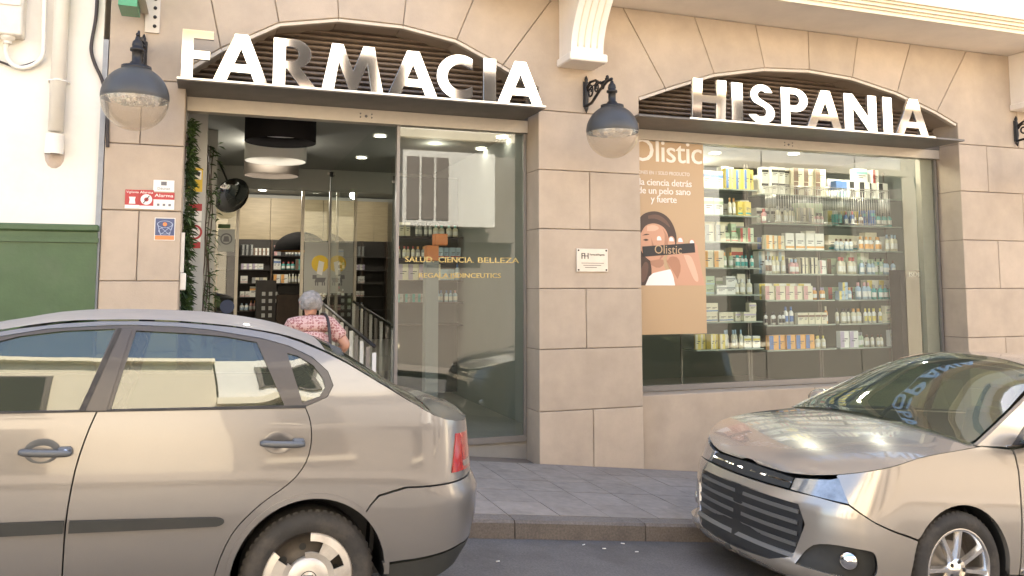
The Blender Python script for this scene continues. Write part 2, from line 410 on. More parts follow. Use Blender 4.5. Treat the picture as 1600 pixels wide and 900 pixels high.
# paving tiles on the stretch of pavement that shows
for i in range(-4, 26):
    for j in range(5):
        a = i * .4 + .003; b = a + .394; y0 = KY + .15 + j * .4 + .003; y1 = min(y0 + .394, -.012)
        c = .003 * random.random()
        mb = MB().add([(a,y0,g(a)+.09),(b,y0,g(b)+.09),(b,y1,g(b)+.09),(a,y1,g(a)+.09),(a,y0,g(a)+.124+c),(b,y0,g(b)+.124+c),(b,y1,g(b)+.124+c),(a,y1,g(a)+.124+c)],
                 [(4,5,6,7),(0,1,5,4),(1,2,6,5),(2,3,7,6),(3,0,4,7)])
        mb.build('paving_tile', M['paving'], pav)
lit = MB()
for px_, py_, a in ((912, 851, .5), (973, 849, -.3), (995, 862, .1), (944, 857, 0), (778, 877, .4)):
    p = at(px_, py_, -2.5); dd = Vector((0, 0, 0))
    # on the road: slide along the sight line to the road surface
    c0 = Vector((0, -CAMD, CAMH)); d = p - c0
    t = 1
    for _ in range(20): q = c0 + d * t; t = (g(q.x) + .012 - CAMH) / d.z
    q = c0 + d * t; L_ = Vector((cos(a), sin(a), 0)) * .013; L_.z = (g(q.x + L_.x) - g(q.x))
    lab = {912: 'white cigarette butt near the kerb, leftmost but one', 973: 'white cigarette butt closest to the kerb', 995: 'yellowish cigarette butt farthest right on the asphalt', 944: 'white cigarette butt between two others near the kerb', 778: 'white scrap on the asphalt beside the saloon bumper'}[px_]
    o = tag(MB().tube([q - L_, q + L_], [.0035, .0035], 6).build('cigarette_butt', M['paper'], loc=q), lab, 'cigarette butt', 'cigarette butts on the road')

# ================================================================== PHARMACY BUILDING
LX0, LX1, RX0, RX1, PXL, PXR = -.25, 3.04, 4.18, 8.59, -.87, 13.0
bld = empty('pharmacy_building', (4, 0, 0), 'pharmacy building clad in beige limestone with two arched shop openings and a balcony', 'building')
core = MB()
core.box((PXL + .01, .035, -.9), (LX0 - .02, .5, 3.5)); core.box((LX1 + .02, .035, -1.2), (RX0 - .02, .5, 3.5)); core.box((RX1 + .02, .035, -1.8), (PXR, .5, 3.5))
core.box((PXL + .01, .44, 3.455), (PXR, .6, 4.75))
core.build('wall_core', M['mortar'], bld)
def block(name, pts, y0=0, y1=.3, m='stone', gap=.003, bev=.006):
    p = inset(pts, gap)
    mb = MB().prism(p, y0 + random.uniform(-.0015, .0015), y1, 0, bev); return mb.build(name, M[m], bld)
def rect(x0, z0, x1, z1): return [(x0, z0), (x1, z0), (x1, z1), (x0, z1)]
def course(x0, x1, z0, z1, joints=(), y1=.3):
    xs = [x0] + list(joints) + [x1]
    for a, b in zip(xs, xs[1:]): block('stone_block', rect(a, z0, b, z1), 0, y1)
# left pillar
for z0, z1, js in ((2.868, 3.43, (-.60,)), (2.304, 2.868, ()), (1.712, 2.304, (-.585,)), (1.12, 1.712, ()), (.55, 1.12, (-.55,)), (-.1, .55, ())): course(PXL, LX0, z0, z1, js, .345)
# middle pier
for z0, z1, js in ((2.83, 3.43, ()), (2.238, 2.83, (3.60,)), (1.645, 2.238, ()), (1.05, 1.645, (3.55,)), (.45, 1.05, ()), (-.5, .45, (3.62,))): course(LX1, RX0, z0, z1, js, .345)
# right pillar
for z0, z1, js in ((2.83, 3.41, (9.05, 10.3, 11.6)), (2.23, 2.83, (9.62, 10.9)), (1.64, 2.23, (9.16, 10.4, 11.7)), (1.05, 1.64, (9.7, 11.0)), (.45, 1.05, (9.2, 10.5)), (-.2, .45, (9.7, 11)), (-1.4, -.2, (9.2, 10.5))): course(RX1, PXR, z0, z1, js, .345)
ZT = 4.598
A1 = [(LX0, 3.56), (.022, 3.766), (.513, 4.051), (1.045, 4.153), (1.655, 4.152), (2.188, 4.066), (2.664, 3.855), (LX1, 3.66)]
A1J = [(-.6, ZT), (-.16, ZT), (.40, ZT), (1.02, ZT), (1.70, ZT), (2.40, ZT), (3.20, ZT)]          # tops of the joints
A2 = [(RX0, 3.647), (4.50, 3.769), (5.109, 3.983), (5.773, 4.107), (6.385, 4.142), (6.998, 4.106), (7.661, 3.982), (8.27, 3.79), (RX1, 3.66)]
A2J = [(RX0, ZT), (4.00, ZT), (4.87, ZT), (5.66, ZT), (6.385, ZT), (7.10, ZT), (7.90, ZT), (8.80, ZT)]
for i in range(1, 6):
    block('voussoir', [A1[i], A1[i+1], A1J[i+1], A1J[i]], 0, .42)
block('voussoir', [(PXL, 3.43), (LX0, 3.43), A1[0], A1[1], A1J[1], (PXL, ZT)], 0, .42)
for i in range(1, 7):
    block('voussoir', [A2[i], A2[i+1], A2J[i+1], A2J[i]], 0, .42)
block('voussoir', [(LX1, 3.43), (RX0, 3.43), A2[0], A2[1], A2J[1], (3.2, ZT), A1[6], A1[7]], 0, .42)
block('voussoir', [(RX1, 3.41), (9.6, 3.41), (9.6, ZT), A2J[7], A2[7], A2[8]], 0, .42)
block('stone_block', rect(9.6, 3.41, 11.3, ZT), 0, .42); block('stone_block', rect(11.3, 3.41, PXR, ZT), 0, .42)
for AA in (A1, A2):
    for p, q in zip(AA, AA[1:]):
        d = (Vector(q) - Vector(p)).normalized(); nn = Vector((d.y, -d.x)); nn = nn if nn.y < 0 else -nn
        e = .032
        P4 = [Vector(p) + d * .002, Vector(q) - d * .002, Vector(q) - d * .002 + nn * e, Vector(p) + d * .002 + nn * e]
        MB().prism([tuple(v_) for v_ in P4], .012, .07, 0, .004).build('lit_arch_chamfer', M['lit_chamfer'], bld)  # added strip: the lit lower edge of the arch, put in as paler colour
# upper storeys: wall with tall windows, cornice above
up = MB(); up.box((PXL, .02, ZT + .01), (PXR, .5, 8.4)); up.box((PXL, .5, 8.2), (PXR, 9.6, 8.4)); up.box((PXL, 9.4, -1), (PXR, 9.6, 8.2)); up.box((PXL, .5, -1), (PXL + .2, 9.4, 8.2)); up.box((PXR - .2, .5, -2), (PXR, 9.4, 8.2))
up.build('upper_wall', M['render'], bld)
MB().box((PXL - .05, -.35, 8.4), (PXR + .05, 9.7, 8.6)).build('roof', M['cream'], bld)
for xx in (.6, 3.9, 7.2, 10.4):
    for z0 in (5.3,):
        f = MB().box((xx - .62, -.03, z0), (xx + .62, .019, z0 + 2.2)).build('window', M['cream'], bld)
        MB().box((xx - .5, -.045, z0 + .1), (xx + .5, -.031, z0 + 2.1)).build('pane', M['glass_in'], f)
# balcony slab with stepped moulding, corbels
BX0, BX1 = 2.3, 11.6
bal = MB().box((BX0, -.72, 4.60), (BX1, .019, 4.78)).build('balcony', M['render'], bld)
mo = MB()
for k_, (yy, z0, z1) in enumerate(((-.745, 4.597, 4.64), (-.77, 4.64, 4.665), (-.80, 4.665, 4.70), (-.83, 4.70, 4.725), (-.86, 4.725, 4.80))):
    mo.box((BX0 - .02 - .02*k_, yy, z0), (BX1 + .02 + .02*k_, -.722, z1 - .001))
mo.box((BX0 - .1, -.85, 4.80), (BX1 + .1, -.5, 4.86)); mo.build('moulding', M['cream'], bal)
pb = MB().box((BX0, -.74, 4.86), (BX1, -.62, 5.75)).build('parapet', M['cream'], bal)
def corbel(x0, x1):
    # scrolled bracket: side profile in (y,z), extruded in x
    pr = [(-.001, 4.597), (-.60, 4.597)]
    for t in range(0, 13):
        a = t / 12; pr.append((-.60 + .30 * sin(a * pi / 2) ** .8 * 1.0 if False else -.30 - .30 * (1 - sin(a * pi / 2)), 4.54 - .56 * a))
    pr += [(-.30, 3.965), (-.001, 3.965)]
    n = len(pr); v = [(x0, y, z) for y, z in pr] + [(x1, y, z) for y, z in pr]
    fs = [(i, (i+1) % n, n + (i+1) % n, n + i) for i in range(n)] + [tuple(range(n))[::-1], tuple(range(n, 2*n))]
    mb = MB().add(v, fs); mb.cbox((x0 - .03, -.345, 3.88), (x1 + .03, -.001, 3.964), .012)
    c = mb.build('corbel', M['render'], bld)
    fl = MB()
    for k_ in range(4):
        xx = x0 + .07 + k_ * (x1 - x0 - .14) / 3
        pth = [(xx, y - .002, z) for y, z in pr[3:14]]
        fl.tube(pth, .008, 6)
    fl.build('flute', M['cream'], c)
    MB().box((x0 - .02, -.02, 3.9), (x0 - .001, -.0015, 4.59)).build('edge_strip', M['mortar'], c) if False else None
corbel(3.27, 3.62); corbel(9.50, 9.85)
# louvres behind the signs: each slat its own piece
def louvres(x0, x1, z0, z1, n):
    base = None; pitch = (z1 - z0) / n
    for i in range(n):
        z = z0 + i * pitch
        if base is None:
            pr = [(.425, z), (.385, z + .004), (.365, z + .012), (.37, z + pitch*.55), (.40, z + pitch*.8), (.435, z + pitch*.9)]
            m_ = len(pr); v = [(x0, y, q) for y, q in pr] + [(x1, y, q) for y, q in pr]
            base = MB().add(v, [(k_, k_+1, m_+k_+1, m_+k_) for k_ in range(m_-1)], 0, False).build('louvre_slat', M['louvre'], bld); b0 = Vector(base.location)
        else: copy_of(base, b0 + Vector((0, 0, i * pitch)))
louvres(LX0 - .1, LX1 + .1, 3.43, 4.20, 15); louvres(RX0 - .1, RX1 + .1, 3.43, 4.19, 15)
# steel lintel boxes and window frames
GY = .35
for x0, x1, zb in ((LX0, LX1, 3.245), (RX0, RX1, 3.262)):
    li = MB().box((x0 + .003, .29, zb), (x1 - .003, .419, 3.372)).build('lintel', M['alu'], bld)
    MB().box((x0 + .003, .283, 3.375), (x1 - .003, .43, 3.43)).build('lintel_cap', M['ledge'], bld)
    cx = {LX0: at(572, 186, .29).x, RX0: at(1232, 224, .29).x}[x0]
    zc = (zb + 3.372) / 2 - .004
    for dx, dz, r in ((-.055, .022, .008), (-.055, -.012, .008), (.055, .022, .008), (.055, -.012, .008), (0, 0, .014)):
        MB().lathe([(0, -.004), (r, -.004), (r, .0)], (cx + dx, .289, zc + dz), 'y', 10).build('sensor_dot', M['greyink'], li)

# ------------------------------------------------------------------ shop interior (rooms are parts of the building)
CZ = 3.45
def ib(name, a, b, m): return MB().box(a, b).build(name, M[m], bld)
ib('shop_ceiling', (-.35, .44, CZ), (12.5, 9.4, CZ + .1), 'inner_grey')
sf = MB(); sf.add([(-.6, .0, .21), (1.68, .0, .11), (1.68, 5.0, .62), (-.6, 5.0, .62)], [(0, 1, 2, 3)]); sf.build('ramp', M['floor'], bld)
ib('shop_floor', (-.6, 5.0, .4), (12.5, 9.4, .62), 'floor'); ib('shop_floor', (1.68, .36, -.3), (12.5, 5.0, .15), 'floor')
ib('shop_wall', (-.45, .46, 0), (LX0 + .005, 9.4, CZ), 'inner_wall')
ib('jamb_panel', (LX0 + .005, 1.0, .1), (-.07, 1.12, CZ), 'inner_wall')
ib('shop_wall', (3.3, .52, -.3), (3.42, 6.5, CZ), 'inner_grey')          # between the two shop windows
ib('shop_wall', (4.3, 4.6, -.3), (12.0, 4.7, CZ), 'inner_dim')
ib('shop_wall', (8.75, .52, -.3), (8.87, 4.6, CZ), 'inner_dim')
ib('shop_wall', (-.2, 9.25, .4), (12, 9.35, CZ), 'inner_wall')
# beam over the inner doors, inner frames
ib('beam', (LX0 + .006, 5.24, 3.12), (1.68, 5.36, CZ - .002), 'inner_wall')
ib('beam', (1.70, 5.24, 3.12), (3.29, 5.36, CZ - .002), 'inner_wall')
# back wall: light wood cabinets above dark shelving
for i in range(7):
    x0 = .05 + i * 1.0
    ib('wood_panel', (x0 + .004, 8.96, 2.56), (x0 + .996, 9.2, 3.36), 'wood')

# ------------------------------------------------------------------ fascia signs
LET = {}
def arc(cx, cz, rx, rz, a0, a1, n=18): return [(cx + rx * cos(radians(a0 + (a1 - a0) * i / n)), cz + rz * sin(radians(a0 + (a1 - a0) * i / n))) for i in range(n + 1)]
s = .2
LET['F'] = (.56, [[(0,0),(.2,0),(.2,.40),(.50,.40),(.50,.57),(.2,.57),(.2,.83),(.56,.83),(.56,1),(0,1)]])
LET['A'] = (.92, [[(0,0),(.22,0),(.285,.19),(.635,.19),(.70,0),(.92,0),(.575,1),(.345,1)], [(.345,.36),(.46,.70),(.575,.36)]])
LET['R'] = (.70, [[(0,0),(.2,0),(.2,.36),(.23,.36),(.45,0),(.70,0),(.44,.40)] + arc(.34,.695,.29,.305,-58,90) + [(0,1)], [(.2,.52),(.2,.84)] + arc(.31,.68,.115,.16,90,-90)])
LET['M'] = (1.06, [[(0,0),(.2,0),(.28,.62),(.47,0),(.59,0),(.78,.62),(.86,0),(1.06,0),(.90,1),(.71,1),(.53,.42),(.35,1),(.16,1)]])
LET['C'] = (.76, [arc(.50,.5,.50,.52,58,302,30) + [(.765,.30)] + arc(.51,.5,.29,.30,300,60,24) + [(.765,.70)]])
LET['I'] = (.2, [[(0,0),(.2,0),(.2,1),(0,1)]])
LET['H'] = (.72, [[(0,0),(.2,0),(.2,.41),(.52,.41),(.52,0),(.72,0),(.72,1),(.52,1),(.52,.59),(.2,.59),(.2,1),(0,1)]])
sp_o = arc(.32,.715,.30,.30,30,268,22); 
LET['S'] = (.60, [[(.55,.82)] + arc(.315,.73,.255,.285,45,225,20) + arc(.29,.30,.115,.13,75,-20,8) + arc(.28,.27,.125,.12,-25,-150,10) + [(.0,.19)] + arc(.30,.27,.29,.285,-145,55,20) + arc(.315,.735,.10,.115,240,40,14)])
LET['P'] = (.64, [[(0,0),(.2,0),(.2,.36),(.30,.36)] + arc(.31,.68,.33,.32,-90,90) + [(0,1)], [(.2,.53),(.2,.84)] + arc(.31,.685,.13,.155,90,-90)])
LET['N'] = (.76, [[(0,0),(.2,0),(.2,.62),(.56,0),(.76,0),(.76,1),(.56,1),(.56,.38),(.2,1),(0,1)]])
LY = -.27; LZ = 3.412; LH = .41
def sign(word, xs, name, label, x0, x1, seedtilts, e0=None, e1=None):
    """xs: (left, right) of each letter at the sign plane"""
    t = empty(name, ((x0 + x1) / 2, LY, 3.385), label, 'shop sign')
    ld = MB().cbox((x0, -.315, 3.375), (x1, .28, 3.398), .003).build('ledge', M['ledge'], t)
    MB().cbox((e0 or x0, -.323, 3.384), (e1 or x1, -.316, 3.404), .002).build('ledge_edge', M['steel'], ld)
    for ch, (a, b), (ty, tx) in zip(word, xs, seedtilts):
        w, polys = LET[ch]; kx = (b - a) / w
        v, f = curve_mesh([[(px * kx, pz * LH) for px, pz in p] for p in polys], .018, .0015)
        mb = MB(); cx, cz = (b - a) / 2, 0
        # tiny individual lean of every letter plate
        R = Matrix.Rotation(radians(tx), 3, 'Z') @ Matrix.Rotation(radians(ty), 3, 'X')
        mb.add([R @ Vector((p[0] - cx, p[1], p[2])) + Vector((a + cx, LY, LZ)) for p in v], f)
        # front faces polished, sides plain
        o = mb.build('letter', [M['mirror'], M['letter_side']], t)
        for p in o.data.polygons: p.material_index = 0 if abs(p.normal.y) > .8 else 1
    return t
def lx(px, pz=150): return at(px, pz, LY).x
sign('FARMACIA', [(lx(284,90), lx(333,90)), (lx(334,95), lx(418,100)), (lx(427,100), lx(492,110)), (lx(503,120), lx(598,120)), (lx(607,125), lx(682,130)), (lx(682,130), lx(737,130)), (lx(755,135), lx(774,140)), (lx(777,140), lx(847,140))],
     'pharmacy_sign', 'polished steel letters reading FARMACIA standing on a ledge above the shop entrance', at(276, 124, -.32).x, at(853, 168, -.32).x,
     [(-.4, .8), (-.5, .4), (.4, -.8), (-.2, 1.2), (-.6, -.4), (-.2, .3), (-.6, -.6), (-.6, .4)])
sign('HISPANIA', [(lx(1080), lx(1131)), (lx(1142), lx(1159)), (lx(1167), lx(1209)), (lx(1219), lx(1260)), (lx(1258), lx(1312)), (lx(1317), lx(1367)), (lx(1377), lx(1391)), (lx(1396), lx(1446))],
     'hispania_sign', 'polished steel letters reading HISPANIA standing on a ledge above the right shop window', at(999, 182, -.32).x, at(1508, 218, -.32).x,
     [(4.2, -1.0), (-.8, .5), (-.7, 1.2), (-.6, -.3), (3.6, .8), (-.8, .3), (-.7, 1.6), (4.4, -.6)], at(1078, 188, -.32).x, at(1462, 216, -.32).x)

# ------------------------------------------------------------------ shop window glazing (each a thing with frame and panes)
def glazing(name, label, xs, z0, z1, m='frame', gm='glass'):
    t = empty(name, ((xs[0] + xs[-1]) / 2, GY, z0), label, 'shop window')
    fr = MB(); fr.box((xs[0], GY - .02, z0), (xs[-1], GY + .02, z0 + .06))
    fr.box((xs[0], GY - .021, z0 + .061), (xs[0] + .03, GY + .021, z1)); fr.box((xs[-1] - .03, GY - .021, z0 + .061), (xs[-1], GY + .021, z1))
    fr.build('window_frame', M[m], t)
    for a, b in zip(xs, xs[1:]):
        MB().add([(a + .006, GY, z0 + .061), (b - .006, GY, z0 + .061), (b - .006, GY, z1), (a + .006, GY, z1)], [(0, 1, 2, 3)]).build('glass_pane', M[gm], t, fix=False)
    return t
glazing('shop_window', 'tall dark shop window right of the entrance with gold lettering', [1.68, LX1 - .005], .12, 3.244, gm='glass_dark')
glazing('shop_window', 'wide shop window in the right arch with product shelves behind it', [RX0 + .005, 5.95, 7.3, RX1 - .02], .55, 3.261)
block('sill_block', rect(RX0, -.9, 6.4, .545), .1, .5); block('sill_block', rect(6.4, -.9, RX1, .545), .1, .5)
MB().box((8.35, .375, .6), (8.58, .45, 3.26)).build('jamb', M['alu'], bld)
def vinyl(words, py, h, label):
    z = at(700, py, GY).z; t = empty('window_lettering', (at(words[0][1], py, GY).x, GY - .006, z), label, 'lettering')
    for w_, p0, p1 in words:
        tx = MB(); put_text(tx, w_, at(p0, py, GY).x, GY - .006, z, h, 0, 'LEFT', at(p1, py, GY).x - at(p0, py, GY).x, 1.02, .004); tx.build('word', M['gold'], t)
vinyl((('SALUD.', 632, 677), ('CIENCIA.', 684, 739), ('BELLEZA', 745, 809)), 410, .078, 'gold capitals SALUD. CIENCIA. BELLEZA on the dark shop window')
vinyl((('REGALA', 653, 699), ('ISDINCEUTICS', 703, 781)), 434, .066, 'gold capitals REGALA ISDINCEUTICS, lower line on the dark shop window')

# inner glass partition and doors
t = empty('glass_partition', (1.68, 2.8, .3), 'clear glass partition along the right side of the entrance ramp', 'partition')
MB().add([(1.69, .4, .2), (1.69, 5.24, .2), (1.69, 5.24, CZ - .01), (1.69, .4, CZ - .01)], [(0, 1, 2, 3)]).build('glass_pane', M['glass_in'], t, fix=False)
MB().box((1.672, 5.2, .62), (1.71, 5.239, 3.12)).box((1.68, .372, .2), (1.70, .40, 3.244)).build('post', M['frame'], t)
t = empty('sliding_door', (.7, 5.3, .62), 'glass sliding doors with pale frames at the top of the entrance ramp', 'door')
xd = [at(337, 300, 5.3).x, at(373, 300, 5.3).x, at(474, 300, 5.3).x, at(528, 300, 5.3).x]
for a in xd:
    MB().box((a - .022, 5.27, .62), (a + .022, 5.33, 3.119)).build('frame_post', M['alu'], t)
for a, b in ((xd[0], xd[1]), (xd[2], xd[3])):
    MB().add([(a + .022, 5.3, .63), (b - .022, 5.3, .63), (b - .022, 5.3, 3.11), (a + .022, 5.3, 3.11)], [(0, 1, 2, 3)]).build('glass_pane', M['glass_in'], t, fix=False)
# stickers and posters on the inner glass
def plate(name, px0, py0, px1, py1, y, m, label, cat, extra=None, thick=.004, group=None):
    a = at(px0, py0, y); b = at(px1, py1, y); z0, z1 = min(a.z, b.z), max(a.z, b.z)
    t = MB().box((a.x, y - thick, z0), (b.x, y, z1)).build(name, M[m], loc=((a.x + b.x) / 2, y, z0)); tag(t, label, cat, group)
    return t, a.x, b.x, z0, z1
def disc(mb, x, y, z, r, mi=0, r0=0, n=24, sx=1): mb.lathe([(r0, 0), (r, 0)], (x, y, z), 'y', n, mi, False, sx=sx); return mb
yq = 5.262
po, a, b, z0, z1 = plate('door_poster', 476, 378, 524, 458, yq, 'paper', 'pale door poster with a yellow circle showing a hand with a phone', 'poster')
po.data.materials[0] = M['inner_wall']
cx = (a + b) / 2
MB_ = MB(); disc(MB_, cx, yq - .006, at(505, 412, yq).z, .13); MB_.build('circle_print', M['yellow'], po)
MB_ = MB().prism([(cx - .05, at(0, 425, yq).z), (cx + .03, at(0, 428, yq).z), (cx + .06, at(0, 405, yq).z), (cx - .02, at(0, 402, yq).z)], yq - .009, yq - .0075); MB_.build('phone_print', M['paper'], po)
dg_ = MB(); zz = at(0, 438, yq).z
dg_.prism([(cx - .08, zz - .02), (cx + .07, zz - .02), (cx + .09, zz + .05), (cx - .06, zz + .05)], yq - .0065, yq - .005); dg_.prism([(cx - .11, zz + .03), (cx - .05, zz + .03), (cx - .05, zz + .09), (cx - .11, zz + .09)], yq - .0085, yq - .007)
for dx in (-.07, -.04, .03, .06): dg_.box((cx + dx, yq - .0065, zz - .07), (cx + dx + .018, yq - .005, zz - .02))
dg_.build('dog_print', M['greyink'], po)
po, a, b, z0, z1 = plate('door_sticker', 341, 358, 366, 393, yq, 'inner_wall', 'pale square sticker with a round face mask symbol on the left glass panel', 'sticker')
MB_ = MB(); disc(MB_, (a + b) / 2, yq - .006, (z0 + z1) / 2 + .02, .085, r0=.065); MB_.prism([((a+b)/2 - .045, (z0+z1)/2 - .02), ((a+b)/2 + .045, (z0+z1)/2 - .02), ((a+b)/2 + .03, (z0+z1)/2 + .06), ((a+b)/2 - .03, (z0+z1)/2 + .06)], yq - .0065, yq - .005); MB_.build('mask_print', M['greyink'], po)
MB_ = MB(); disc(MB_, at(355, 479, yq).x, yq - .004, at(355, 479, yq).z, .10); tag(MB_.build('door_sticker', M['navy'], loc=(at(355, 479, yq).x, yq, at(355, 479, yq).z)), 'round blue sticker low on the left glass panel', 'sticker')
plate('door_sticker', 341, 350, 360, 357, yq, 'leaf2', 'small green strip sticker above the face mask symbol', 'sticker')
# signs on the white jamb by the plants
yj = .994
po, a, b, z0, z1 = plate('camera_notice', 296, 262, 316, 300, yj, 'yellow', 'yellow notice with a camera symbol on the white jamb', 'notice')
MB().box((a + .045, yj - .0055, z0 + .12), (b - .012, yj - .0042, z1 - .025)).build('white_field', M['paper'], po)
MB().prism([(a + .05, z0 + .17), (b - .03, z0 + .15), (b - .02, z0 + .19), (a + .06, z0 + .21)], yj - .008, yj - .006).build('camera_symbol', M['ink'], po)
po, a, b, z0, z1 = plate('jamb_notice', 296, 318, 315, 345, yj, 'paper', 'white and red notice on the jamb below the yellow one', 'notice')
MB().box((a, yj - .0055, z1 - .07), (b, yj - .0042, z1)).build('red_band', M['red'], po)
po, a, b, z0, z1 = plate('no_smoking_sign', 293, 347, 313, 388, yj, 'paper', 'white sign with a red ring, lowest on the jamb', 'sign')
MB_ = MB(); disc(MB_, (a + b) / 2, yj - .006, (z0 + z1) / 2 + .03, .075, r0=.055); MB_.box((a, yj - .0055, z0), (b, yj - .0042, z0 + .06)); MB_.build('red_ring', M['red'], po)
# switch box on the corner of the pillar
a = at(283, 440, -.0)
t = empty('switch_box', (a.x, 0, 1.6), 'narrow pale switch box on the inner corner of the left pillar', 'switch box')
MB().cbox((LX0 - .005 + .006, .06, at(0, 450, 0).z - .02), (LX0 + .05, .14, at(0, 425, 0).z), .006).build('case', M['pvc'], t)
MB().box((LX0 + .002, .06, at(0, 424, 0).z), (LX0 + .03, .10, at(0, 357, 0).z)).build('conduit', M['pvc'], t)

# handrails of the ramp
for k_, (xx, ya, yb, lab) in enumerate(((1.46, .2, 4.3, 'dark handrail with pale flat balusters on the right of the ramp'), (.02, 2.4, 4.4, 'short dark handrail on the left of the ramp'))):
    fl = lambda y: .13 + .49 * y / 5.0
    t = empty('ramp_handrail', (xx, ya, fl(ya)), lab, 'handrail')
    MB().tube([(xx, ya, fl(ya) + .96), (xx, yb, fl(yb) + .90)], .018, 8).build('rail', M['iron'], t)
    MB().tube([(xx, ya, fl(ya) + .10), (xx, yb, fl(yb) + .10)], .015, 6).build('lower_rail', M['iron'], t)
    n = int((yb - ya) / .34)
    for i in range(n + 1):
        y = ya + (yb - ya) * i / n
        MB().box((xx - .018, y - .008, fl(y)), (xx + .018, y + .008, fl(y) + .90)).build('baluster', M['frame'] if i % 2 else M['paper'], t)

# pendant lamps and ceiling lights
def pendant(px, d_px, y, top, m, lab):
    c = at(px, 240, y); r = .35; t = empty('pendant_lamp', (c.x, y, 3.12), lab, 'pendant lamp', 'drum pendant lamps in the entrance')
    MB().lathe([(r, .30), (r, 0), (r - .012, 0), (r - .012, .30)], (c.x, y, 3.12), 'z', 40).build('shade', M[m], t)
    MB().lathe([(0, .10), (.3, .10)], (c.x, y, 3.12), 'z', 32).build('diffuser', M['drum_white'], t)
    MB().lathe([(0, .092), (.16, .092)], (c.x, y, 3.12), 'z', 24).build('lamp_glow', M['lit'], t)
    MB().tube([(c.x, y, 3.22), (c.x, y, CZ)], .01, 6).build('stem', M['frame'], t)
pendant(438, 109, 1.0, 0, 'drum_black', 'black drum lamp, nearest of three hanging in the entrance')
pendant(431, 94, 2.35, 0, 'drum_white', 'white drum lamp hanging between the black and taupe ones')
pendant(425, 83, 3.7, 0, 'drum_grey', 'taupe drum lamp, farthest of three hanging in the entrance')
def downlight(px, py, lab, y=None):
    z = CZ - .006; c0 = Vector((0, -CAMD, CAMH)); d = at(px, py, 1) - c0; p = c0 + d * ((z - CAMH) / d.z)
    t = empty('ceiling_light', p, lab, 'ceiling light')
    MB().lathe([(.085, 0), (.085, -.012), (.075, -.014), (.07, 0)], p, 'z', 20).build('rim', M['paper'], t)
    MB().lathe([(0, -.004), (.07, -.004)], p, 'z', 20).build('lamp_glow', M['lit'], t)
    return p
for px, py, lab in ((594, 212, 'round ceiling light near the front behind the dark window'), (565, 246, 'round ceiling light beside the inner partition'), (785, 214, 'round ceiling light at the right end of the dark window'), (1117, 239, 'round ceiling light at the left of the right shop window'), (1240, 240, 'round ceiling light in the middle of the right shop window'), (1197, 266, 'round ceiling light farther back in the right shop window'), (410, 297, 'small ceiling light above the back shelves'), (752, 232, 'faint ceiling light deep behind the dark window')):
    downlight(px, py, lab)
def plight(loc, e, r=.06):
    l = bpy.data.lights.new('shop_light', 'POINT'); l.energy = e; l.color = (1, .94, .80); l.shadow_soft_size = r; o = bpy.data.objects.new('shop_light', l); o.location = loc; COL.objects.link(o)
plight((.6, 3.0, 3.3), 5); plight((1.0, 7.4, 3.3), 13); plight((2.6, 2.4, 3.38), 1.0); plight((5.8, .62, 3.38), 6.5); plight((7.5, .62, 3.38), 6.5); plight((6.4, 2.6, 3.3), 7)
# black dome pendant further in
c = at(470, 385, 7.6)
t = empty('dome_lamp', (c.x, 7.6, c.z), 'black dome pendant lamp with a golden inside over the counter', 'pendant lamp')
R_ = .46; zc = at(0, 386, 7.6).z
MB().lathe([(R_*cos(a*pi/2/10), R_*.75*sin(a*pi/2/10)) for a in range(11)], (c.x, 7.6, zc), 'z', 28).build('shade', M['drum_black'], t)
MB().lathe([((R_-.015)*cos(a*pi/2/8), (R_*.73)*sin(a*pi/2/8)) for a in range(8)], (c.x, 7.6, zc - .004), 'z', 28).build('shade_lining', M['copper'], t)
MB().tube([(c.x, 7.6, zc + R_*.74), (c.x, 7.6, CZ)], .008, 6).build('cord', M['black'], t)
# convex mirror
c = at(364, 307, 4.6); n_ = Vector((.45, -.75, -.45)).normalized()
mb = MB().lathe([(0, -.06), (.10, -.05), (.2, -.02), (.25, .02), (.265, .03), (.255, .05), (0, .05)], (0, 0, 0), 'z', 28)
q = n_.to_track_quat('-Z', 'Y').to_matrix()
mb.v = [tuple(c + q @ Vector(v)) for v in mb.v]
t = empty('convex_mirror', c, 'round convex safety mirror tilted under the entrance ceiling', 'mirror')
mm = mb.build('mirror_dome', mat('dark_mirror', (.25, .25, .25), .05, 1), t)
MB().tube([c, c + Vector((-.1, .25, .3)), (c.x - .2, c.y + .3, CZ)], .015, 6).build('arm', M['black'], t)

# hanging plants along the left jamb
def leaves(name, x0, x1, y0, y1, z0, z1, n, lab, ln=.13):
    t = empty(name, ((x0 + x1) / 2, (y0 + y1) / 2, z0), lab, 'plant')
    mb = MB()
    for _ in range(n):
        zz_ = random.uniform(z0, z1)
        if random.random() < .35 + .35 * sin(zz_ * 11): continue
        p = Vector((x0 + (x1 - x0) * random.random() ** 1.6, random.uniform(y0, y1), zz_))
        az = random.uniform(-1.2, 1.0) - .2; el = random.uniform(-.9, .8); L_ = ln * random.uniform(.6, 1.3)
        d = Vector((cos(az) * cos(el), -abs(sin(az)) * cos(el) * .9, sin(el))); sd_ = d.cross(Vector((0, 0, 1))).normalized() * L_ * random.uniform(.10, .2)
        tip = p + d * L_ + Vector((0, 0, -.25 * L_)); mid = p + d * L_ * .5 + Vector((0, 0, .04 * L_))
        mb.add([p, mid - sd_, tip, mid + sd_], [(0, 1, 2), (0, 2, 3)], random.choice((0, 0, 1)))
    tag(mb.build('foliage', [M['leaf'], M['leaf2']], t, fix=False), kind='stuff')
    st = MB()
    for k_ in range(4):
        xx = x0 + .02 * k_; yy = y0 + (y1 - y0) * k_ / 3
        st.tube([(xx + .015 * sin(z_ * 7 + k_), yy, z_) for z_ in [z0 + (z1 - z0) * i / 12 for i in range(13)]], .006, 5)
    st.build('stem', M['darkwood'], t)
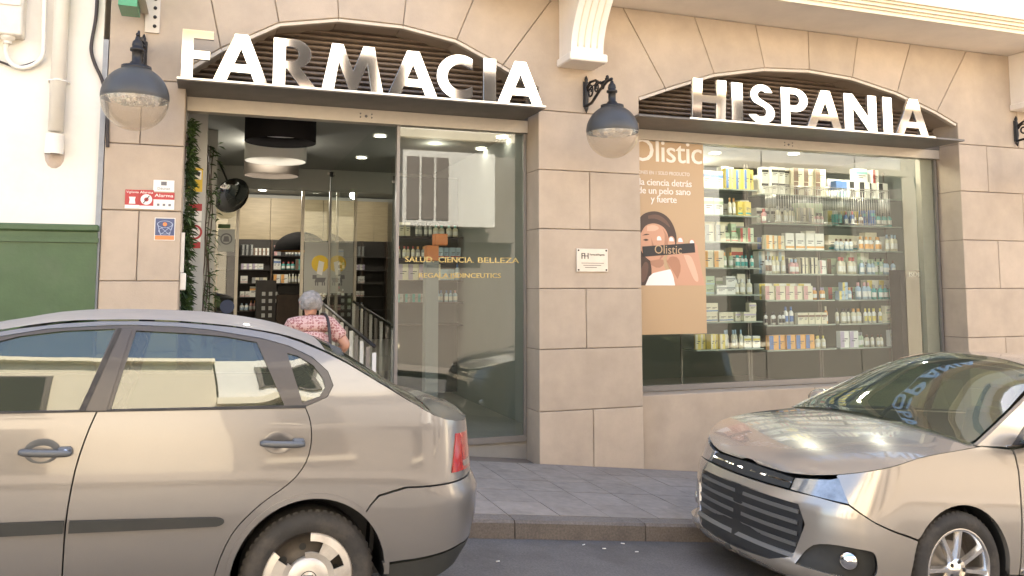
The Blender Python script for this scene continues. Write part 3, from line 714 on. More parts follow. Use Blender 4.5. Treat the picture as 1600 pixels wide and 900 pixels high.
leaves('hanging_plant', LX0 - .01, LX0 + .06, .42, .8, .5, 3.2, 2800, 'spiky green hanging plants covering the left jamb of the entrance', .085)
leaves('hanging_plant', at(322, 300, 2.2).x, at(340, 300, 2.2).x, 2.1, 2.35, 1.0, 3.25, 260, 'thin trailing plant on the column behind the jamb', .09)
ib('inner_column', (LX0 + .006, 2.36, .2), (at(338, 300, 2.4).x, 2.46, CZ - .001), 'inner_wall')

# ------------------------------------------------------------------ products
PAL = {}
for nm, c in (('white', (.78, .76, .70)), ('cream', (.72, .66, .50)), ('pink', (.62, .35, .34)), ('orange', (.75, .38, .12)), ('yellow', (.72, .58, .16)), ('pale green', (.45, .55, .38)), ('teal', (.10, .40, .36)), ('blue', (.10, .19, .42)), ('light blue', (.40, .52, .62)), ('red', (.48, .10, .09)), ('grey', (.34, .34, .33)), ('black', (.03, .03, .03)), ('lilac', (.48, .40, .52)), ('brown', (.2, .12, .08))):
    PAL[nm] = mat('pack_' + nm.replace(' ', '_'), c, .45, var=.05, scale=30)
PAL['ink'] = M['greyink']
_mesh = {}
def box_mesh(w, d, h, main, band):
    key = ('b', w, d, h, main, band)
    if key not in _mesh:
        mb = MB().box((-w/2, -d/2, 0), (w/2, d/2, h))
        v_ = random.choice((0, 1, 2)); mb.box((-w/2 + .0, -d/2 - .0012, h*(.10, .02, .62)[v_]), (w/2 - w*(0, .55, 0)[v_], -d/2 - .0002, h*(.22, .98, .80)[v_]), 1); mb.box((-w*.30, -d/2 - .0012, h*.50), (w*.34, -d/2 - .0002, h*.56), 2); mb.box((-w*.30, -d/2 - .0016, h*.38), (w*.12, -d/2 - .0002, h*.43), 2)
        o = mb.build('tmp', [PAL[main], PAL[band], PAL['ink'] if main != 'black' else PAL['white']]); _mesh[key] = o.data; bpy.data.objects.remove(o)
    return _mesh[key]
def bottle_mesh(r, h, main, cap):
    key = ('o', r, h, main, cap)
    if key not in _mesh:
        mb = MB().lathe([(0, 0), (r, 0), (r, h*.62), (r*.85, h*.70), (r*.42, h*.76), (r*.42, h*.80)], (0,0,0), 'z', 12, 0)
        mb.lathe([(r*.46, h*.78), (r*.46, h), (0, h)], (0,0,0), 'z', 10, 1); mb.lathe([(r*1.01, h*.15), (r*1.01, h*.48)], (0,0,0), 'z', 12, 2, a0=pi*1.1, a1=pi*1.9)
        o = mb.build('tmp', [PAL[main], PAL[cap], PAL['white'] if main != 'white' else PAL[cap]]); _mesh[key] = o.data; bpy.data.objects.remove(o)
    return _mesh[key]
ORD = ['first', 'second', 'third', 'fourth', 'fifth', 'sixth', 'seventh', 'eighth', 'ninth', 'tenth', 'eleventh', 'twelfth', 'thirteenth', 'fourteenth', 'fifteenth', 'sixteenth', 'seventeenth', 'eighteenth', 'nineteenth', 'twentieth']
ORD += ['twenty-' + o for o in ORD[:9]] + ['thirtieth'] + ['thirty-' + o for o in ORD[:9]] + ['fortieth']
def fill(x0, x1, y, z, hmax, where, kinds, cols, scale=1, dens=.94, stack=0, grp='products on the shelves'):
    """one row of products, one object each"""
    x = x0; i = 0; main = random.choice(cols); band = random.choice(cols); run = 0; kind = random.choice(kinds)
    while x < x1:
        if run <= 0:
            main = random.choice(cols); band = random.choice([c for c in PAL if c not in ('ink', main)]); kind = random.choice(kinds); run = random.randint(2, 5)
            w = random.choice((.06, .075, .09, .12)) * scale; h = min(hmax, random.choice((.10, .13, .16, .19)) * scale); r = random.choice((.022, .028, .035)) * scale; hb = min(hmax, random.choice((.14, .17, .2)) * scale)
        run -= 1
        if random.random() > dens: x += .07 * scale; run = 0; continue
        ww = w if kind == 'box' else 2.1 * r
        if x + ww > x1: break
        yy = y + random.uniform(-.05, .03)
        me = box_mesh(w, .07 * scale, h, main, band) if kind == 'box' else bottle_mesh(r, hb, main, band)
        o = link_mesh('product_' + kind, me, loc=(x + ww / 2, yy, z))
        if kind == 'box': o.rotation_euler[2] = random.choice((random.uniform(-.06, .06), random.uniform(-.35, .35))) if w < .1 else random.uniform(-.06, .06)
        tag(o, f'{main} {"carton" if kind == "box" else "bottle"} with {band} {"band" if kind == "box" else "cap"}, {ORD[i]} on {where}', kind if kind == 'bottle' else 'carton', grp); i += 1
        if kind == 'box' and random.random() < stack and 2 * h < hmax:
            o = link_mesh('product_box', me, loc=(x + ww / 2 + .005, yy, z + h + .001)); tag(o, f'{main} carton with {band} band, stacked {ORD[i-1]} on {where}', 'carton', grp)
        x += ww + random.uniform(.004, .014)

# right display window: glass shelves in three bays on steel uprights
SY = 1.0
def zpx(py, y, px): return at(px, py, y).z
bays = ((5.35, 6.28, (2.84, 2.52, 2.20, 1.89, 1.57, 1.25, .93), 'left'), (6.34, 7.36, (2.80, 2.44, 2.12, 1.82, 1.50, 1.2, .9), 'middle'), (7.42, 8.5, (2.80, 2.44, 2.12, 1.82, 1.50, 1.2, .9), 'right'))
M['shelfglass'] = mat('shelf_edge_glass', (.30, .34, .29), .2, coat=.5)
for x0, x1, zs, nm in bays:
    t = empty('display_shelf', ((x0 + x1) / 2, SY, .15), f'{nm} bay of the glass shelving in the right shop window', 'shelf unit', 'shelf bays in the right shop window')
    for z in zs: MB().box((x0, SY - .16, z - .016), (x1, SY + .18, z)).build('shelf_board', M['shelfglass'], t)
    for xx in (x0 - .012, x1 + .012): MB().box((xx - .010, SY + .15, .15), (xx + .010, SY + .17, 3.2)).build('upright', M['frame'], t)
    cols = {'left': ['white', 'white', 'white', 'cream', 'yellow', 'pale green', 'cream'], 'middle': ['white', 'white', 'white', 'cream', 'cream', 'orange', 'pink'], 'right': ['white', 'white', 'pale green', 'teal', 'light blue', 'blue', 'cream']}[nm]
    for r_, z in enumerate(zs):
        top = .40 if r_ == 0 else .27
        kinds = ['box', 'box', 'bottle'] if nm != 'right' else ['bottle', 'bottle', 'box']
        if r_ == 0: kinds = ['box']
        fill(x0 + .03, x1 - .02, SY - .07, z + .001, top, f'{["top", "second", "third", "fourth", "fifth", "sixth", "lowest"][r_]} {nm} window shelf', kinds, cols, 1.08 if r_ else 1.3, .97, .85 if r_ == 0 else .45, 'products in the right shop window')
rs_ = random.getstate(); random.seed(21)
for x0, x1, zs, nm in bays:
    for r_, z in enumerate(zs[:5]):
        fill(x0 + .02, x1 - .02, SY + .08, z + .001, .42 if r_ == 0 else .28, f'{["top", "second", "third", "fourth", "fifth"][r_]} {nm} window shelf, back row', ['box'], ['white', 'white', 'cream', 'white', 'pale green'], 1.55, .9, .5, 'products in the right shop window')
random.setstate(rs_)
# wire baskets standing on the top shelves of the middle and right bays
def basket(x0, x1, y0, y1, z0, z1, lab):
    t = empty('wire_basket', ((x0 + x1) / 2, (y0 + y1) / 2, z0), lab, 'basket', 'wire baskets in the right shop window')
    fr = MB()
    for z in (z0 + .006, z1): fr.tube([(x0, y0, z), (x1, y0, z), (x1, y1, z), (x0, y1, z)], .005, 6, closed=True)
    fr.build('rim', M['steel'], t)
    w = MB(); n = int((x1 - x0) / .035)
    for i in range(n + 1):
        xx = x0 + (x1 - x0) * i / n; w.tube([(xx, y0, z0), (xx, y0, z1)], .0028, 4); w.tube([(xx, y1, z0), (xx, y1, z1)], .0028, 4)
    for i in range(1, 8):
        yy = y0 + (y1 - y0) * i / 8; w.tube([(x0, yy, z0), (x0, yy, z1)], .0028, 4); w.tube([(x1, yy, z0), (x1, yy, z1)], .0028, 4)
    tag(w.build('wires', M['steel'], t), kind='stuff')
basket(6.36, 6.84, SY - .36, SY - .17, 2.44, 2.88, 'wire basket at the left of the middle bay'); basket(6.88, 7.36, SY - .36, SY - .17, 2.44, 2.88, 'wire basket at the right of the middle bay')
basket(7.45, 8.1, SY - .36, SY - .17, 2.44, 2.88, 'wire basket in front of the right bay')
for xx in (6.60, 7.12, 7.78): MB().box((0, 0, 0), (0, 0, 0))
# black display column on the right, seen dark through the glass
t = empty('display_stand', (8.2, .7, .15), 'dark display stand marked ISDIN at the right edge of the right window', 'display stand')
a = at(1405, 400, .62); b = at(1448, 445, .62)
MB().box((a.x, .62, .6), (b.x, .80, at(0, 410, .62).z)).build('body', M['inner_dark'], t)
tx = MB(); put_text(tx, 'ISDIN', at(1420, 430, .615).x, .617, at(1420, 432, .615).z, .085, 0, 'LEFT', at(1442, 430, .615).x - at(1420, 430, .615).x, 1, .003); tx.build('lettering', M['paper'], t)

# dark window (left): a shelf unit and an orange display inside
DY = 3.6
t = empty('wall_shelf', (2.6, DY, .2), 'dark product shelving deep behind the dark shop window', 'shelf unit')
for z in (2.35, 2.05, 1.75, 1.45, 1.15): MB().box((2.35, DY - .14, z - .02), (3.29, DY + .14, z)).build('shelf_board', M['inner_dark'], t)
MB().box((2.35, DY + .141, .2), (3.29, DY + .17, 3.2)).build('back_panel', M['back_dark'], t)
for r_, z in enumerate((2.35, 2.05, 1.75, 1.45)):
    fill(2.38, 3.27, DY - .05, z + .001, .26, f'{ORD[r_]} shelf behind dark window', ['bottle', 'box', 'bottle'], ['grey', 'white', 'pink', 'light blue', 'cream'], 1.15, .95, 0, 'products behind the dark window')
t = empty('orange_display', (2.15, 1.2, .2), 'orange stepped promotional display behind the dark window', 'display')
c = at(683, 380, 1.2)
MB().cbox((c.x - .11, 1.2, at(0, 400, 1.2).z), (c.x + .02, 1.34, at(0, 372, 1.2).z), .004).build('lower_panel', M['orange'], t)
MB().cbox((c.x - .02, 1.2, at(0, 371, 1.2).z), (c.x + .12, 1.34, at(0, 350, 1.2).z), .004).build('upper_panel', M['orange'], t)
MB().box((c.x - .12, 1.2, .2), (c.x + .02, 1.34, at(0, 401, 1.2).z)).build('stand', M['inner_grey'], t)
# back shelving seen through the door
BY = 8.9
t = empty('back_shelving', (2, BY, .62), 'dark shelving full of products on the back wall behind the counter', 'shelf unit')
zsb = [zpx(p, BY - .15, 420) for p in (399, 421, 442.5, 464, 486)]
bx0, bx1 = .10, 7.0
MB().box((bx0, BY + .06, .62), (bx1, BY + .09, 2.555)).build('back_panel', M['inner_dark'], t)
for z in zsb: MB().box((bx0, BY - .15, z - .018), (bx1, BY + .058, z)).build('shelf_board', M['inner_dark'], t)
for xx in (.10, at(423, 430, BY).x, at(475, 430, BY).x, 2.8, 3.6): MB().box((xx - .015, BY - .155, .62), (xx + .015, BY + .055, 2.55)).build('upright', M['darkwood'], t)
for r_, z in enumerate(zsb):
    for (p0, p1, nm) in ((374, 421, 'left'), (425, 473, 'middle'), (478, 540, 'right')):
        if r_ > 2 and nm == 'middle': continue
        fill(at(p0, 430, BY).x + .02, at(p1, 430, BY).x - .02, BY - .06, z + .001, .20, f'{["top", "second", "third", "fourth", "fifth"][r_]} back shelf, {nm} bay', ['box', 'bottle'] if r_ > 1 else ['bottle', 'box'], [['light blue', 'grey', 'white'], ['white', 'pink', 'teal'], ['white', 'cream', 'white'], ['black', 'white', 'brown'], ['cream', 'white', 'pink']][r_], 1.05, .96, .3, 'products on the back shelving')
a = at(400, 470, 8.2); b = at(432, 438, 8.2)
t = empty('black_cabinet', ((a.x + b.x) / 2, 8.2, .62), 'tall black cabinet with small white labels in front of the back shelving', 'cabinet')
MB().box((a.x, 8.2, .62), (b.x, 8.5, b.z)).build('body', M['inner_dark'], t)
for i in range(3):
    for j in range(4):
        xx = a.x + .10 + i * .12; zz = b.z - .28 - j * .13
        if random.random() < .75: MB().box((xx, 8.19, zz), (xx + .06, 8.1985, zz + .07)).build('label_card', M['inner_wall'], t)
a = at(433, 470, 8.0); b = at(472, 447, 8.0)
t = empty('wooden_case', ((a.x + b.x) / 2, 8.0, .62), 'brown wooden display case at the right of the black cabinet', 'cabinet')
MB().box((a.x, 8.0, .62), (b.x, 8.4, at(0, 462, 8).z)).build('body', M['darkwood'], t); MB().box((a.x + .02, 8.03, at(0, 461, 8).z), (b.x - .02, 8.3, b.z)).build('display', M['inner_dark'], t)
c = at(487, 244 + 30, 5.2)
t = empty('security_camera', (at(519, 272, 5.2).x, 5.2, 3.2), 'small black security camera under the entrance beam', 'camera')
p = at(519, 272, 5.18); MB().lathe([(0, -.05), (.035, -.04), (.045, 0), (.045, .03)], p, 'z', 12).build('dome', M['black'], t); MB().tube([p + Vector((-.07, 0, .01)), p], .02, 8).build('body', M['pvc'], t)

# ------------------------------------------------------------------ poster in the right window
PY_ = .342; a = at(1002, 222, PY_); b = at(1103, 445, PY_)
x0, x1 = 4.19, b.x; zt, zb = 3.255, 1.15
t = empty('advert_poster', ((x0 + x1) / 2, PY_, zb), 'tan advertising poster reading Olistic with a woman holding a black tube', 'poster')
MB().box((x0, PY_, zb), (x1, PY_ + .006, zt)).build('sheet', M['poster'], t)
def pz(py): return at(1050, py, PY_).z
def pxx(px): return at(px, 300, PY_).x
tx = MB()
tw = pxx(1095) - pxx(985)
put_text(tx, 'Olistic', pxx(1095) - tw, PY_ - .003, pz(254), .36, 0, 'LEFT', tw, .95, .006)
put_text(tx, '3 SOLUCIONES EN 1 SOLO PRODUCTO', pxx(1078), PY_ - .003, pz(274), .055, 0, 'RIGHT', pxx(1078) - pxx(972), 1)
for ln_, py, x_r in (('la ciencia detrás', 291, 1081), ('de un pelo sano', 304, 1079), ('y fuerte', 317, 1057)):
    v_, f_ = text_mesh(ln_, .115, 'LEFT'); wd = max(p[0] for p in v_)
    put_text(tx, ln_, pxx(x_r), PY_ - .003, pz(py), .108, 0, 'RIGHT', None, .96, .002)
tx.build('lettering', M['poster_white'], t)
def pp(pts): return [(pxx(a_), pz(b_)) for a_, b_ in pts]
def pprint(name, pts, m, d): MB().prism(pp(pts), PY_ - d - .0012, PY_ - d).build(name, M[m], t)
pprint('printed_hair', smooth_line([(996,446),(996,345),(1006,334),(1024,330),(1040,336),(1051,350),(1057,372),(1052,392),(1040,396),(1026,405),(1019,425),(1016,446)], 2), 'poster_hair', .001)
pprint('printed_face', smooth_line([(1000,366),(1008,352),(1024,349),(1038,356),(1044,372),(1042,390),(1036,402),(1028,410),(1017,410),(1006,402),(1000,392)], 2), 'poster_skin', .0023)
pprint('printed_neck', smooth_line([(1014,404),(1034,402),(1036,420),(1044,428),(1016,432),(1016,420)], 1), 'poster_skin', .0021)
pprint('printed_top', smooth_line([(1006,446),(1014,428),(1030,424),(1048,420),(1066,426),(1080,436),(1086,446)], 1), 'poster_white', .0026)
pprint('printed_arm', smooth_line([(1052,446),(1049,428),(1038,408),(1042,396),(1060,392),(1080,388),(1087,378),(1089,396),(1093,420),(1098,446)], 2), 'poster_skin', .0036)
for k_, (fx, fy) in enumerate(((1028, 372), (1047, 373), (1061, 374), (1079, 377))):
    pprint('printed_finger', smooth_line([(fx-5,fy+18),(fx-5,fy+2),(fx-2,fy-4),(fx+3,fy-4),(fx+6,fy+2),(fx+6,fy+18)], 1), 'poster_skin', .0040)
    pprint('printed_nail', smooth_line([(fx-3,fy+4),(fx-3,fy-1),(fx,fy-3),(fx+3,fy-1),(fx+4,fy+4)], 1), 'poster_white', .0052)
pprint('printed_shadow', smooth_line([(1040,408),(1046,400),(1058,402),(1062,420),(1056,436)], 1), 'poster_hand', .0049)
pprint('printed_sheen', smooth_line([(1012,338),(1026,335),(1040,343),(1048,358),(1038,349),(1024,342),(1012,343)], 2), 'hair_sheen', .0016)
pprint('printed_sheen', smooth_line([(1000,420),(1006,408),(1012,412),(1010,430),(1004,442),(1000,440)], 2), 'hair_sheen', .0016)
pprint('printed_shade', smooth_line([(1034,357),(1044,372),(1042,390),(1034,402),(1026,409),(1033,396),(1037,380),(1037,366)], 2), 'poster_shade', .0029)
pprint('printed_shade', smooth_line([(1016,372),(1019,381),(1022,388),(1016,390),(1017,383)], 1), 'poster_shade', .0029)
pprint('printed_light', smooth_line([(1010,354),(1022,352),(1030,357),(1022,362),(1010,362)], 2), 'poster_light', .0027)
pprint('printed_light', smooth_line([(1066,398),(1076,398),(1082,410),(1090,440),(1082,440),(1072,415)], 2), 'poster_light', .0049)
pprint('printed_shade', smooth_line([(1014,408),(1034,404),(1036,414),(1026,420),(1015,414)], 1), 'poster_shade', .0025)
pprint('printed_tube', [(1002,386),(1083,379),(1084,394),(1003,402)], 'ink', .006)
tx = MB(); put_text(tx, 'Olistic', pxx(1042), PY_ - .0085, pz(396.5), .135, 0, 'CENTER', pxx(1063) - pxx(1021)); tx.build('tube_lettering', M['poster'], t)
pprint('printed_brow', smooth_line([(1002,369),(1008,366),(1015,367),(1008,368.5)], 1), 'poster_hair', .0036)
pprint('printed_eye', smooth_line([(1003,376),(1008,373.5),(1013,376),(1008,377.5)], 1), 'poster_hair', .0036)

# ------------------------------------------------------------------ pillar stickers and plaque
SYP = -.004
o, a, b, z0, z1 = plate('alarm_sticker', 196, 296, 217.5, 326, SYP, 'red', 'red alarm sticker with a white figure, leftmost on the pillar', 'sticker')
e = MB().box((a, SYP - .0055, z0), (b, SYP - .0043, z0 + .03)); put_text(e, 'Vigilante', (a + b) / 2, SYP - .005, z1 - .028, .026, 0, width=(b - a) * .85); e.prism([(a + .03, z1 - .06), (b - .03, z1 - .06), ((a + b) / 2 + .02, z0 + .075), ((a + b) / 2 + .025, z0 + .04), ((a + b) / 2 - .025, z0 + .04), ((a + b) / 2 - .02, z0 + .075)], SYP - .0055, SYP - .0043); e.build('white_print', M['paper'], o)
o, a, b, z0, z1 = plate('alarm_sticker', 218, 296.5, 239.5, 327, SYP, 'red', 'red alarm sticker with a crossed-out eye, middle of the row', 'sticker')
e = MB().box((a, SYP - .0055, z0), (b, SYP - .0043, z0 + .028)); put_text(e, 'Alarma', (a + b) / 2, SYP - .005, z1 - .03, .03, 0, width=(b - a) * .9); disc(e, (a + b) / 2, SYP - .005, (z0 + z1) / 2, .045, r0=.018, sx=1.0); e.build('white_print', M['paper'], o)
e = MB().prism([(a + .03, (z0+z1)/2 - .03), (a + .036, (z0+z1)/2 - .035), (b - .03, (z0+z1)/2 + .03), (b - .036, (z0+z1)/2 + .035)], SYP - .0075, SYP - .006); e.build('strike_print', M['ink'], o)
o, a, b, z0, z1 = plate('alarm_sticker', 240, 300.5, 272, 328, SYP, 'paper', 'white sticker with a red Alarma heading, right end of the row', 'sticker')
MB().box((a, SYP - .0055, z1 - .06), (b, SYP - .0043, z1)).build('red_band', M['red'], o)
e = MB(); put_text(e, 'Alarma', (a + b) / 2, SYP - .0065, z1 - .038, .038, 0, width=(b - a) * .88, bold=.001); e.build('lettering', M['paper'], o)
e = MB()
for dx in (.03, .075, .12): e.box((a + dx, SYP - .0055, z0 + .03), (a + dx + .02, SYP - .0043, z0 + .05))
e.build('small_print', M['greyink'], o)
o, a, b, z0, z1 = plate('pharmacy_sticker', 240, 281, 272, 300, SYP, 'paper', 'small white sticker with a dark square above the Alarma sticker', 'sticker')
e = MB().box((a + .06, SYP - .0055, z1 - .045), (b - .06, SYP - .0043, z1 - .012)); put_text(e, 'Désinet', (a + b) / 2, SYP - .005, z0 + .015, .032, 0, width=(b - a) * .6); e.build('dark_print', M['greyink'], o)
o, a, b, z0, z1 = plate('blue_sticker', 242, 340, 273, 376, SYP, 'paper', 'navy sticker with pale network lines and an orange foot', 'sticker')
MB().box((a + .006, SYP - .0055, z0 + .042), (b - .006, SYP - .0043, z1 - .006)).build('navy_field', M['navy'], o)
MB().box((a + .006, SYP - .0055, z0 + .006), (b - .006, SYP - .0043, z0 + .04)).build('orange_field', M['orange'], o)
e = MB(); cxx, czz = (a + b) / 2, z1 - .055
for i in range(24):
    q0, q1 = 2*pi*i/24, 2*pi*(i+1)/24
    for rx, rz, dz in ((.062, .03, 0), (.05, .03, -.055)):
        e.add([(cxx + rx*cos(q)*k_, SYP - .006, czz + dz + rz*sin(q)*k_) for q in (q0, q1) for k_ in (1, .9)], [(0, 2, 3, 1)])
for p0, p1 in (((-.06, 0), (-.035, -.09)), ((.06, 0), (.035, -.09)), ((-.035, -.09), (.03, -.03)), ((.035, -.09), (-.03, -.03))):
    e.add([(cxx + p0[0], SYP - .006, czz + p0[1]), (cxx + p0[0] + .005, SYP - .006, czz + p0[1]), (cxx + p1[0] + .005, SYP - .006, czz + p1[1]), (cxx + p1[0], SYP - .006, czz + p1[1])], [(0, 1, 2, 3)])
e.build('line_print', mat('sticker_pale_blue', (.42, .48, .62), .4), o)
e = MB(); disc(e, cxx, SYP - .0075, czz, .017); e.build('orange_dot', M['orange'], o)
a = at(900, 388, 0); b = at(949, 425, 0)
t = empty('brass_plaque', ((a.x + b.x) / 2, 0, b.z), 'small polished plaque marked FH screwed to the middle pier', 'plaque')
MB().cbox((a.x, -.018, b.z), (b.x, -.004, a.z), .003).build('plate', mat('plaque_metal', (.60, .56, .51), .3, .7, var=.1, scale=5), t)
e = MB(); put_text(e, 'FH', a.x + .045, -.0195, a.z - .105, .085, 0, 'LEFT', .075, .9, .003); put_text(e, 'FarmaciaHispania', a.x + .14, -.0195, a.z - .07, .028, 0, 'LEFT', .165, 1, .001)
for k_, (q0, q1) in enumerate(((.05, .30), (.07, .27), (.09, .22))): e.box((a.x + q0, -.0195, a.z - .15 - k_*.022), (a.x + q1, -.0183, a.z - .145 - k_*.022))
e.build('engraving', M['ink'], t)
e = MB()
for xx in (a.x + .02, b.x - .02):
    for zz in (a.z - .02, b.z + .02): e.lathe([(0, -.006), (.009, -.004), (.009, 0)], (xx, -.018, zz), 'y', 10)
e.build('screw', M['iron'], t)

# ------------------------------------------------------------------ wall lamps
def wall_lamp(x, lab, zc=3.14):
    t = empty('wall_lamp', (x, 0, 3.6), lab, 'wall lamp', 'globe lamps on the facade')
    mb = MB(); zp = 3.63
    mb.tube([(x, -.022, z) for z in (zp - .20, zp - .15, zp - .13, zp - .06, zp, zp + .08, zp + .12, zp + .15, zp + .19)], [.004, .024, .014, .026, .022, .026, .014, .02, .004], 8)
    mb.cbox((x - .03, -.018, zp - .14), (x + .03, -.001, zp + .13), .005); mb.build('wall_plate', M['iron'], t)
    Y = -.60; sc = MB()
    sc.tube([(x, -.02, zp - .13), (x, -.15, zp - .12), (x, -.34, zp - .03), (x, -.5, zp + .02), (x, Y, zp + .02)], .015, 8)     # lower stay
    sc.tube([(x, -.02, zp + .05), (x, -.12, zp + .10), (x, -.24, zp + .09), (x, -.36, zp + .03), (x, -.45, zp + .03)], .014, 8)
    def scroll(cy, cz, r0, turns, d=1, ph=0):
        pts = []
        for i in range(26):
            a_ = ph + d * i / 25 * turns * 2 * pi; r = r0 * (1 - .75 * i / 25); pts.append((x, cy + r * cos(a_), cz + r * sin(a_)))
        sc.tube(pts, .010, 6)
    scroll(-.12, zp + .0, .075, 1.5, 1, .3); scroll(-.27, zp + .01, .058, 1.5, -1, 2.5); scroll(-.40, zp - .005, .04, 1.3, 1, 1)
    scroll(-.50, zp + .055, .03, 1.2, -1, 0)
    for yy in (-.18, -.33): sc.tube([(x - .03, yy, zp + .02), (x, yy - .03, zp + .05), (x + .03, yy, zp + .02)], .009, 6)
    sc.build('bracket', M['iron'], t)
    ztop = zc + .25
    nk = MB().lathe([(0, .245), (.014, .24), (.02, .215), (.034, .20), (.04, .17), (.034, .15), (.052, .145), (.052, .125), (.036, .12), (.036, .04), (.05, .03), (.05, .0), (.11, -.0), (.112, -.03), (.10, -.04)], (x, Y, ztop), 'z', 20); nk.build('neck', M['iron'], t)
    r = .25; k_ = 14
    d = MB().lathe([(r*sin(a_*pi/2/k_*1.03), r*cos(a_*pi/2/k_*1.03)) for a_ in range(3, k_ + 1)] + [(r*.985, -.018)], (x, Y, zc), 'z', 48); d.build('dome', M['lampdome'], t)
    gl = MB().lathe([(r*.995*cos(a_*pi/2/14), -.012 - r*.995*sin(a_*pi/2/14)) for a_ in range(15)], (x, Y, zc), 'z', 48); gl.build('globe', M['globe'], t)
    rf = MB().lathe([(.0, -.03), (.04, -.045), (.08, -.035), (.115, -.05), (.15, -.03), (.18, -.03), (.20, -.005), (.222, .02)], (x, Y, zc), 'z', 32, 0, False)
    rr_ = random.Random(3); rf.v = [(a_, b_, c_ + rr_.uniform(-.012, .012) * (1 if hypot(a_ - x, b_ - Y) < .21 else 0)) for a_, b_, c_ in rf.v]; rf.build('reflector', M['reflector'], t)
    MB().lathe([(.222, .02), (.243, .015), (.243, .03)], (x, Y, zc), 'z', 36).build('reflector_rim', M['alu'], t)
wall_lamp(-.60, 'round globe street lamp on the pillar left of the FARMACIA sign')
wall_lamp(3.56, 'round globe street lamp on the pier between the two signs')
wall_lamp(9.55, 'ornate lamp bracket cut by the right edge of the photo')

# ------------------------------------------------------------------ pharmacy cross seen edge-on at the top left
a = at(184, 40, -.55); b = at(222, 56, -.12)
CX = -.70
t = empty('pharmacy_cross', (CX, -.05, 4.0), 'green pharmacy cross hung over the left pillar, its lower arm showing', 'shop sign')
cz = 4.62
crs = [(-.15, cz - .62), (-.42, cz - .62), (-.42, cz - .2), (-.80, cz - .2), (-.80, cz + .2), (-.42, cz + .2), (-.42, cz + .62), (-.15, cz + .62), (-.15, cz + .2), (-.04, cz + .2), (-.04, cz - .2), (-.15, cz - .2)]
# cross stands at right angles to the facade: outline in (y,z), thickness in x
crs = [(-.12, 3.93), (-.42, 3.93), (-.42, 4.36), (-.86, 4.36), (-.86, 4.66), (-.42, 4.66), (-.42, 5.10), (-.12, 5.10)]
n = len(crs); v = [(CX - .07, y, z) for y, z in crs] + [(CX + .07, y, z) for y, z in crs]
MB().add(v, [(i, (i+1) % n, n + (i+1) % n, n + i) for i in range(n)] + [tuple(range(n)), tuple(range(n, 2*n))]).build('casing', M['cross_green'], t)
pl = MB().cbox((CX + .10, -.016, 3.84), (CX + .22, -.002, 4.6), .003).build('bracket_plate', M['plate'], t)
e = MB()
for z in (3.90, 3.98, 4.06, 4.14, 4.22, 4.30): e.lathe([(0, -.012), (.014, -.010), (.016, 0)], (CX + .18, -.016, z), 'y', 10)
e.build('bolt', M['iron'], pl)
MB().box((CX + .072, -.4, 4.0), (CX + .13, -.017, 4.03)).box((CX - .02, -.119, 4.0), (CX + .02, -.003, 4.6)).build('arm', M['plate'], t)

# ================================================================== WHITE HOUSE ON THE LEFT
wh = empty('white_house', (-4, 0, 0), 'whitewashed house with a green painted base left of the pharmacy', 'building')
WX = -.915
MB().box((-9, .02, -.2), (WX, .5, 8.2)).box((-9, .5, 8.0), (WX - .01, 9.5, 8.2)).build('wall', M['white'], wh)
MB().box((WX + .002, .0, -.2), (PXL - .003, .4, 3.75)).build('joint_strip', M['grey_strip'], wh)
dz = at(70, 350, 0).z; dx = at(150, 420, -.03).x
MB().box((-9, -.03, -.2), (dx, .019, dz - .15)).build('dado', M['green'], wh)
mo = MB(); mo.box((-9, -.045, dz - .148), (dx + .008, .018, dz - .11)); mo.box((-9, -.035, dz - .109), (dx, .0185, dz - .06)); mo.cbox((-9, -.06, dz - .058), (dx + .01, .018, dz - .0), .012); mo.build('dado_moulding', M['green'], wh)
for xx in (-5.5, -2.9):
    for z0 in (4.9,):
        f = MB().box((xx - .55, -.02, z0), (xx + .55, .019, z0 + 1.6)).build('window', M['darkwood'], wh); MB().box((xx - .45, -.034, z0 + .1), (xx + .45, -.021, z0 + 1.5)).build('pane', M['glass_in'], f)
# drainpipe
p0 = at(92, 0, -.06); p1 = at(90, 235, -.06); px_ = (p0.x + p1.x) / 2
t = empty('drainpipe', (px_, -.04, p1.z), 'white painted drainpipe ending above the green base', 'drainpipe')
MB().tube([(px_, -.045, 8.1), (px_, -.045, p1.z + .16)], .058, 16).build('pipe', M['pvc'], t)
MB().tube([(px_ - .005, -.047, at(0, 205, -.06).z), (px_ - .005, -.047, p1.z - .03)], .07, 16, cap=False).build('socket', M['pvc'], t)
for z in (3.35, 4.6): MB().tube([(px_ - .075, .01, z), (px_ - .066, -.06, z), (px_, -.11, z), (px_ + .066, -.06, z), (px_ + .075, .01, z)], .008, 6).build('clamp', M['pvc'], t)
e = MB().lathe([(0, -.012), (.05, -.006), (.075, .0), (.085, .018)], (at(85, 238, 0).x, .02, at(85, 238, 0).z - .02), 'y', 14, sx=1, sy=1.5)
tag(e.build('plaster_patch', mat('bare_plaster', (.52, .42, .34), .9, bump=.6, bscale=40), loc=(at(85, 238, 0).x, .02, 2.8)), 'rough patch of bare plaster below the drainpipe', 'plaster patch')
